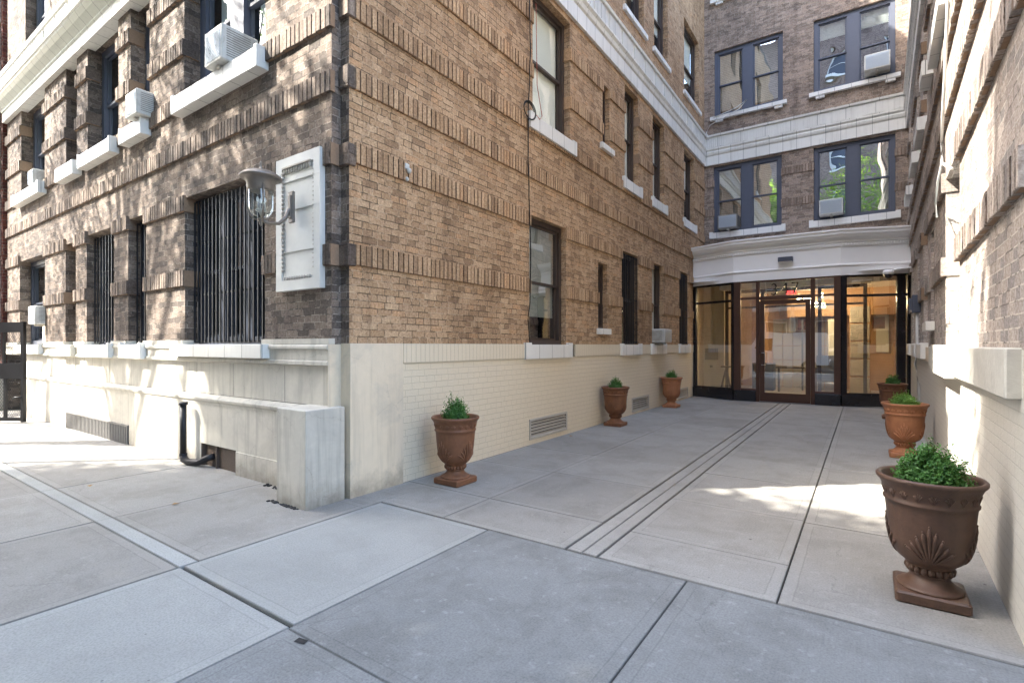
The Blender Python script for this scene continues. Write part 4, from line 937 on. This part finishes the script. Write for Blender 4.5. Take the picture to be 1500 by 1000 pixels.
def shrub(loc, label, seed, rx, rz, n, mat, spiky, size=.02):
    e = empty('boxwood_shrub', loc, label, 'shrub', 'small shrubs in the urns')
    rnd = np.random.default_rng(seed); pts = []; nr = []; mb = MB()
    ns = n // 22
    for k in range(ns):
        th = math.acos(rnd.uniform(-.1, 1)); ph = rnd.uniform(0, 2 * PI)
        rr = rnd.uniform(.72, 1.0) + (rnd.uniform(0, spiky) if rnd.random() < .35 else 0)
        lob = 1 + .13 * math.sin(3 * ph + seed) + .1 * math.sin(5 * ph + 2 * th)
        d = Vector((math.sin(th) * math.cos(ph) * rx * lob, math.sin(th) * math.sin(ph) * rx * lob, max(.02, math.cos(th)) * rz * lob)) * rr
        base = d * .35; base.z = d.z * .15
        if k % 3 == 0: mb.tube([tuple(base * .3), tuple(base + (d - base) * .5 + Vector((0, 0, .01))), tuple(d)], [.0022, .0016, .0008], 4, False)
        for j in range(22):
            t = .35 + .65 * (j + 1) / 22; p = base + (d - base) * t
            q = np.array(p) + rnd.normal(0, .008, 3); pts.append(q); nr.append(np.array(d.normalized()) + rnd.normal(0, .5, 3))
    leaf_cloud(pts, nr, size, rnd, 'foliage', mat, e, .55)
    mb.build('stem', 'twig', e, weld=False)
    return e
def copy_thing(o, loc, label, rz, mats=None):
    c = o.copy(); COL.objects.link(c); c.location = loc; c.rotation_euler.z = rz; c['label'] = label
    for ch in o.children:
        k = ch.copy(); COL.objects.link(k); k.parent = c
        if mats and ch.name.split('.')[0] != 'soil':
            k.data = ch.data.copy(); k.data.materials[0] = M[mats]
    return c
u1 = urn_proto((-3.45, 3.98, 0), 'terracotta', 'terracotta urn nearest the street on the left side of the court', 0)
urns = [((-3.60, 8.42, 0), 'terracotta', 'middle one of three terracotta urns along the left wall, in shade', 0), ((-3.62, 11.65, 0), 'terracotta_lt', 'pale orange urn on the left beside the glass entrance', 0),
        ((.30, 3.66, 0), 'terracotta_dk', 'dark brown urn in the right foreground, the one closest to the viewer', 0.0), ((.42, 8.10, 0), 'terracotta_lt', 'orange urn on the right, between the dark foreground urn and the far one', 0.0), ((.44, 12.2, 0), 'terracotta', 'farthest urn on the right, half hidden by the orange one', 0.0)]
for loc, mt, lb, rz in urns: copy_thing(u1, loc, lb, rz, mt)
s1 = shrub((-3.45, 3.98, .61), 'spiky dark green shrub in the urn nearest the corner on the left', 3, .135, .25, 10000, 'box1', .22, .017)
s2 = shrub((-3.60, 8.42, .61), 'compact dark green shrub in the middle left urn', 5, .125, .22, 6500, 'box1', .2, .02)
s3 = copy_thing(s2, (-3.62, 11.65, .61), 'round dark shrub in the left urn beside the entrance', 2.0)
s4 = shrub((.30, 3.66, .61), 'bushy glossy green shrub in the dark foreground urn', 9, .168, .235, 22000, 'box1', .10, .0165)
s5 = shrub((.42, 8.10, .61), 'bright green dome shrub in the orange urn on the right', 11, .165, .20, 10000, 'box2', .12, .019)
s6 = copy_thing(s2, (.44, 12.2, .61), 'dark shrub in the farthest urn on the right', 1.0)

# ------------------------------------------------------------------ ground
mb = MB(); mb.quad([(-300, -300, -.16), (300, -300, -.16), (300, 300, -.16), (-300, 300, -.16)]); o = mb.build('ground', 'asphalt'); tag(o, kind='structure')
mb = MB(); mb.box(-60, 40, -1.75, 14.3, -.15, -.022); o = mb.build('pavement_bed', 'jointbed'); tag(o, kind='structure')
def panels(name, mat, rects, seed):
    rnd = random.Random(seed); vs = []; fs = []; u1_, u2_, tn = [], [], []
    for (x0, x1, y0, y1) in rects:
        dz = rnd.uniform(-.0015, .0015); i = len(vs); c = .003
        vs += [(x0 + c, y0 + c, dz), (x1 - c, y0 + c, dz), (x1 - c, y1 - c, dz), (x0 + c, y1 - c, dz), (x0, y0, dz - .006), (x1, y0, dz - .006), (x1, y1, dz - .006), (x0, y1, dz - .006), (x0, y0, -.03), (x1, y0, -.03), (x1, y1, -.03), (x0, y1, -.03)]
        fs.append((i, i + 1, i + 2, i + 3))
        for k in range(4): j = (k + 1) % 4; fs.append((i + 4 + k, i + 4 + j, i + j, i + k)); fs.append((i + 8 + k, i + 8 + j, i + 4 + j, i + 4 + k))
        t = rnd.random(); tn += [t] * 12
        for f in fs[-9:]:
            for q in f: v = vs[q]; u1_ += [v[0] - x0, v[1] - y0]; u2_ += [x1 - v[0], y1 - v[1]]
    me = bpy.data.meshes.new(name); me.from_pydata(vs, [], fs)
    me.uv_layers.new(name='uv').data.foreach_set('uv', u1_); me.uv_layers.new(name='uv2').data.foreach_set('uv', u2_)
    at = me.attributes.new('tone', 'FLOAT', 'POINT'); at.data.foreach_set('value', tn)
    me.materials.append(M[mat]); o = bpy.data.objects.new(name, me); COL.objects.link(o); tag(o, kind='structure'); return o
def grid(xs, ys, g=.008):
    return [(xs[i] + g / 2, xs[i + 1] - g / 2, ys[j] + g / 2, ys[j + 1] - g / 2) for i in range(len(xs) - 1) for j in range(len(ys) - 1)]
Y1 = [3.11, 3.74, 4.92, 5.97, 6.95, 8.1, 9.3, 10.46, 11.6, 12.8, 14.2]
Y2 = [3.11, 3.68, 4.69, 5.83, 6.83, 7.95, 9.1, 10.3, 11.48, 12.7, 14.2]
panels('court_paving', 'conc', grid([-3.88, -2.83, -1.706], Y1, .004) + grid([-1.455, -.395], Y2, .004) + grid([-.393, 1.1], [3.11, 4.15 + .5, 6.83, 9.1, 11.48, 14.2], .008)
       + [(-1.69, -1.58, 3.12, 14.2), (-1.574, -1.47, 3.12, 14.2)], 4)
panels('pale_footway', 'conc_lt', [(-3.56, -2.36, 1.49, 3.09), (-3.56, -2.36, -.05, 1.465), (-3.56, -2.36, -1.7, -.06)], 8)
xsL = [-3.57 - 1.47 * k for k in range(0, 30)][::-1]
panels('footway', 'conc', grid(xsL, [1.58, 3.4], .008) + grid(xsL, [-.2, 1.46], .008) + grid(xsL, [-1.7, -.2], .008) + [(-3.9, -3.57, 2.9, 3.085)], 12)
panels('footway_band', 'conc_lt', [(a, b, 1.465, 1.575) for a, b in zip(xsL[:-1], xsL[1:])], 5)
panels('near_footway', 'conc_dk', [(-2.352, -.873, 1.457, 3.095), (-.867, .75, -.05, 3.095), (-2.352, -.873, -.05, 1.451), (-2.35, .75, -1.7, -.06), (.76, 4, -1.7, 3.09), (4, 8, -1.7, 3.09), (8, 20, -1.7, 3.3)], 3)
mb = MB(); mb.cbox(-60, 40, -1.9, -1.71, -.16, -.002, .015); o = mb.build('kerb', 'conc_lt'); 
o.data.materials[0] = M['rightledge']; tag(o, kind='structure')
# grime and litter along the wall foot
rnd = random.Random(2)
mb = MB()
for k in range(90):
    t = rnd.random(); x = -4.0 - rnd.uniform(-.02, .42) ; y = 2.57 - rnd.uniform(.0, .035); r_ = rnd.uniform(.006, .02)
    if k > 45: x = rnd.uniform(-5.0, -4.38); y = 2.84 - rnd.uniform(0, .05)
    mb.ell((x, y, .003), (r_, r_, r_ * .5), 6, 4)
o = mb.build('dirt', 'jointbed'); tag(o, 'dark crumbs of dirt gathered at the foot of the corner plinth', 'dirt', kind='stuff')
for k, (x, y, lb) in enumerate(((-5.0, 2.02, 'curled tan leaf on the grey slab in front of the plinth'), (-6.35, 1.8, 'brown leaf on the pavement near the pale strip'), (-3.72, 7.0, 'dry leaf by the louvre vent at the wall foot'))):
    mb = MB(); mb.quad([(0, -.03, .002), (.025, 0, .012), (0, .04, .004), (-.025, 0, .010)]); o = mb.build('fallen_leaf', 'dryleaf', loc=(x, y, .002)); o.rotation_euler.z = k * 1.3; tag(o, lb, 'leaf', 'fallen leaves')
mb = MB(); mb.quad([(-2.22, 1.40, .0035), (-2.16, 1.415, .0035), (-2.17, 1.445, .0035), (-2.23, 1.435, .0035)]); o = mb.build('pavement_chip', 'jointbed'); tag(o, kind='structure')

# ------------------------------------------------------------------ street side (seen only in reflections and through the shade it casts)
OB = empty('opposite_building', (0, -14, 0), 'orange brown brick row across the street', 'building')
sp = lambda a, d, z: (a, -14 + d, z)
ops = [(a, a + 1.3, z, z + 1.9, .15) for a in np.arange(-38, 38, 2.9) for z in (1.2, 4.6, 7.9, 11.2)]
def ob_part(mb, name, mat): o = mb.build(name, mat, None); o.parent = OB; o.matrix_parent_inverse = Matrix.Translation((0, 14, 0)); return o
ops2 = [(a, a + 1.5, z, z + 2.0, .15) for a in np.arange(-12, 20, 3.3) for z in (1.2, 4.6, 8.0, 11.4, 14.8, 18.2, 21.6)]
ob_part(wall(sp, -40, -13.2, 0, 14.5, ops, .15), 'brick_front', 'oppbrick'); ob_part(wall(sp, -13, 22, 0, 26, ops2, .15), 'tall_front', 'pinkbrick')
mb = MB(sp); mb.box(-13, 22, -12, -.25, 0, 25.9); mb.quad([(-13, 0, 0), (-13, -.3, 0), (-13, -.3, 26), (-13, 0, 26)]); ob_part(mb, 'tall_mass', 'slate')
ops = [o_ for o_ in ops if o_[1] < -13.3] + ops2
mb = MB(sp)
for o_ in ops: frame_boxes(mb, o_[0], o_[1], o_[2], o_[3], -.2, -.12, .09); mb.box(o_[0], o_[1], -.18, -.14, o_[2] + .9, o_[2] + .97); mb.box(o_[0] - .1, o_[1] + .1, -.1, .1, o_[2] - .15, o_[2])
ob_part(mb, 'window', 'whitesill')
mb = MB(sp); mb.box(-40, -13.3, -12, -.25, 0, 14.4); ob_part(mb, 'mass', 'slate')
mb = MB(sp); mb.prof([(0, 13.9), (.3, 14.2), (.45, 14.6), (-.2, 14.7)], -40, -13.1); mb.box(-13, 22, -.1, .12, 3.9, 4.2); ob_part(mb, 'cornice', 'rightledge')
def vehicle(loc, label, cat, van, paint):
    e = empty('parked_van' if van else 'parked_car', loc, label, cat)
    L, Wd = (5.2, 2.0) if van else (4.5, 1.8)
    if van: out = [(0, .35), (0, 1.0), (.9, 1.25), (1.35, 2.2), (1.6, 2.3), (5.1, 2.3), (5.2, 2.1), (5.2, .35)]
    else: out = [(0, .35), (.02, .75), (1.1, .92), (1.75, 1.38), (3.1, 1.42), (3.9, .98), (4.45, .92), (4.5, .35)]
    mb = MB()
    for y in (0, Wd): mb.quad([(x, y, z) for x, z in out])
    for (a, b) in zip(out, out[1:] + out[:1]): mb.quad([(a[0], 0, a[1]), (b[0], 0, b[1]), (b[0], Wd, b[1]), (a[0], Wd, a[1])])
    mb.build('body', paint, e)
    mb = MB()
    for y in (-.006, Wd + .006):
        if van: mb.quad([(1.25, y, 1.3), (2.2, y, 1.3), (2.2, y, 2.05), (1.5, y, 2.05)])
        else: mb.quad([(1.4, y, .95), (3.5, y, .98), (3.0, y, 1.34), (1.85, y, 1.32)])
    mb.build('side_window', 'black', e)
    for x in (.85, L - .95):
        for y in (.1, Wd - .1):
            mb = MB(); mb.tube([(x, y - .12, .34), (x, y + .12, .34)], .34, 24); w_ = mb.build('wheel', 'rubber', e)
            mb = MB(); mb.tube([(x, y - .125, .34), (x, y + .125, .34)], .2, 16); mb.build('rim', 'steel', w_)
    for y in (.15, Wd - .4): mb = MB(); mb.cbox(-.03, .03, y, y + .25, .68, .82, .01); mb.build('headlight', 'curtain', e)
    return e
vehicle((-6.4, -9.4, -.16), 'white van parked across the street', 'van', True, 'vanwhite')
vehicle((-1.0, -4.1, -.16), 'dark car parked at the near kerb', 'car', False, 'carblue')
vehicle((2.6, -9.2, -.16), 'dark car parked across the street', 'car', False, 'carblue')
# street trees.  Sun direction: from (-.762,-.647, 1)
SUN = Vector((-.762, -.647, 1.0)).normalized()
def tree(name, base, top, pts, label, bark, size, seed, nlim=26):
    e = empty(name, base, label, 'tree', 'street trees'); rnd = np.random.default_rng(seed); mb = MB()
    b = Vector(base); t = Vector(top) - b
    mb.tube([(0, 0, 0), tuple(t * .45), tuple(t * .8), tuple(t)], [.2, .15, .12, .08], 12)
    P = np.array(pts)
    idx = rnd.choice(len(P), nlim, replace=False)
    for i in idx:
        q = Vector(P[i]) - b; s_ = t * rnd.uniform(.5, .98); mid = s_.lerp(q, .5) + Vector((0, 0, .35))
        mb.tube([tuple(s_), tuple(mid), tuple(q)], [.05, .032, .012], 6, False)
    mb.build('trunk', bark, e, weld=False)
    n = np.array([[0, 0, 1.0]] * len(P)) + rnd.normal(0, .4, P.shape)
    o = leaf_cloud(P - np.array(base), n, size, rnd, 'crown', 'leaf', e, .6)
    return e
rng = np.random.default_rng(1)
def clusters(n, per, rad, zr, dens):
    out = []
    while len(out) < n:
        px, py = rng.uniform(-26, -2), rng.uniform(-9, 3)
        if rng.random() < dens(px, py):
            z = rng.uniform(*zr); out.append((px + .762 * (10 - z) * -1 * -1 * 0 + (-.762) * (z - 10), py + (-.647) * (z - 10), z))
    P = []
    for c in out: P.append(np.array(c) + rng.normal(0, rad, (per, 3)) * np.array([1, 1, .6]))
    return np.concatenate(P)
def dense(px, py):
    # thick crown: shades the near pavement
    if -15.4 + max(0, py + 5) * 1.4 < px < -6.9 and -7.8 < py < (-2.2 if px < -9 else -2.05 if px < -7.9 else -1.75) + .2 * math.sin(px * 2): return 1.0
    if -11 < px < -9 and -3 < py < -1.45: return 1.0
    if -7 <= px < -3.9 and -6 < py < -1.9 + (px + 7) * .5: return 1.0
    return 0
def sparse(px, py):
    if -18 < px < (-9.5 if py < -.2 else -8.2) and -2.6 < py < 1.6: return .55 + .45 * math.sin(px * 2.1 + py) * math.sin(py * 1.7 + 1)
    return 0
def leftd(px, py):
    if -27 < px < -15.5 and -7 < py < -.5: return .5 + .5 * math.sin(px * 1.7 + .5) * math.sin(py * 2.3)
    return 0
PD = clusters(1050, 60, .34, (8.2, 11.5), dense)
PS = clusters(120, 42, .26, (8.0, 11.0), sparse)
PL = clusters(90, 40, .26, (8.0, 11.0), leftd)
# trees on this sidewalk only need to stay above the frame
tree('street_tree', (-10.3, -1.5, -.1), (-10.8, -2.6, 9.5), list(PD), 'full leafed street tree shading the near pavement', 'bark', .17, 1, 40)
tree('street_tree', (-14.0, -1.5, -.1), (-13.6, -1.0, 8.8), list(PS), 'thin crowned street tree dappling the brick facade', 'bark', .13, 2, 30)
tree('street_tree', (-19.5, -1.5, -.1), (-20, -2.2, 9.2), list(PL), 'sparse street tree farther along the kerb', 'bark', .105, 3, 26)
def blob(c, r, n, seed):
    g = np.random.default_rng(seed); P = []
    while len(P) < n:
        k = g.uniform(-1, 1, 3)
        if np.linalg.norm(k) < 1: P.append(np.array(c) + k * np.array(r))
    P = np.array(P); out = []
    for p in P: out.append(p + g.normal(0, .3, (45, 3)))
    return list(np.concatenate(out))
tree('street_tree', (3.2, -1.5, -.1), (1.8, -5.0, 8.2), blob((1.6, -5.5, 9.5), (4.3, 2.6, 3.4), 330, 4), 'green street tree reflected in the rear windows', 'barkpale', .13, 5, 40)
tree('street_tree', (-3.5, -11.5, -.1), (-3.2, -11.2, 8), blob((-3, -11, 8.8), (3.4, 2.2, 3.2), 200, 6), 'street tree across the road', 'barkpale', .15, 6, 30)
# tall pole whose thin shadow crosses the sunlit pavement
PO = empty('street_light_pole', (-12.1, -1.5, 0), 'tall grey street light pole at the kerb', 'street light')
mb = MB(); mb.tube([(0, 0, -.1), (0, 0, 1.0), (0, 0, 8.5)], [.09, .06, .045], 12); mb.build('pole', 'greymetal', PO)
mb = MB(); mb.tube([(0, 0, 8.4), (0, -.8, 8.9), (0, -1.8, 9.0)], .03, 8); mb.cbox(-.1, .1, -2.3, -1.7, 8.93, 9.03, .02); mb.build('lamp_arm', 'greymetal', PO)

# ------------------------------------------------------------------ light, sky, camera
w = bpy.data.worlds.new('World'); S.world = w; w.use_nodes = True; nt = w.node_tree; nt.nodes.clear()
sky = nt.nodes.new('ShaderNodeTexSky'); sky.sky_type = 'NISHITA'; sky.sun_disc = False; sky.sun_elevation = R(45); sky.sun_rotation = math.atan2(-.762, -.647); sky.ozone_density = .6; sky.dust_density = 2.5; sky.air_density = 1.0
bg = nt.nodes.new('ShaderNodeBackground'); bg.inputs[1].default_value = .15; ow = nt.nodes.new('ShaderNodeOutputWorld')
nt.links.new(sky.outputs[0], bg.inputs[0]); nt.links.new(bg.outputs[0], ow.inputs[0])
sl = bpy.data.lights.new('sun', 'SUN'); sl.energy = 2.6; sl.angle = R(.55); sl.color = (1, .95, .86)
so = bpy.data.objects.new('sun', sl); COL.objects.link(so); so.rotation_euler = SUN.to_track_quat('Z', 'Y').to_euler()
so.location = (-20, -20, 30)
cam = bpy.data.cameras.new('camera'); co = bpy.data.objects.new('camera', cam); COL.objects.link(co); S.camera = co
cam.sensor_width = 36; cam.lens = 748 / 1500 * 36; cam.shift_y = 6 / 1500; cam.clip_end = 1000; cam.clip_start = .05
co.location = (0, 0, 1.4); co.rotation_euler = (R(90), 0, math.atan2(516, 748))
S.view_settings.view_transform = 'Standard'; S.view_settings.look = 'None'; S.view_settings.gamma = 1; S.view_settings.exposure = 3.32
S.cycles.max_bounces = 8; S.cycles.transparent_max_bounces = 16; S.cycles.use_denoising = True; S.cycles.sample_clamp_indirect = 6
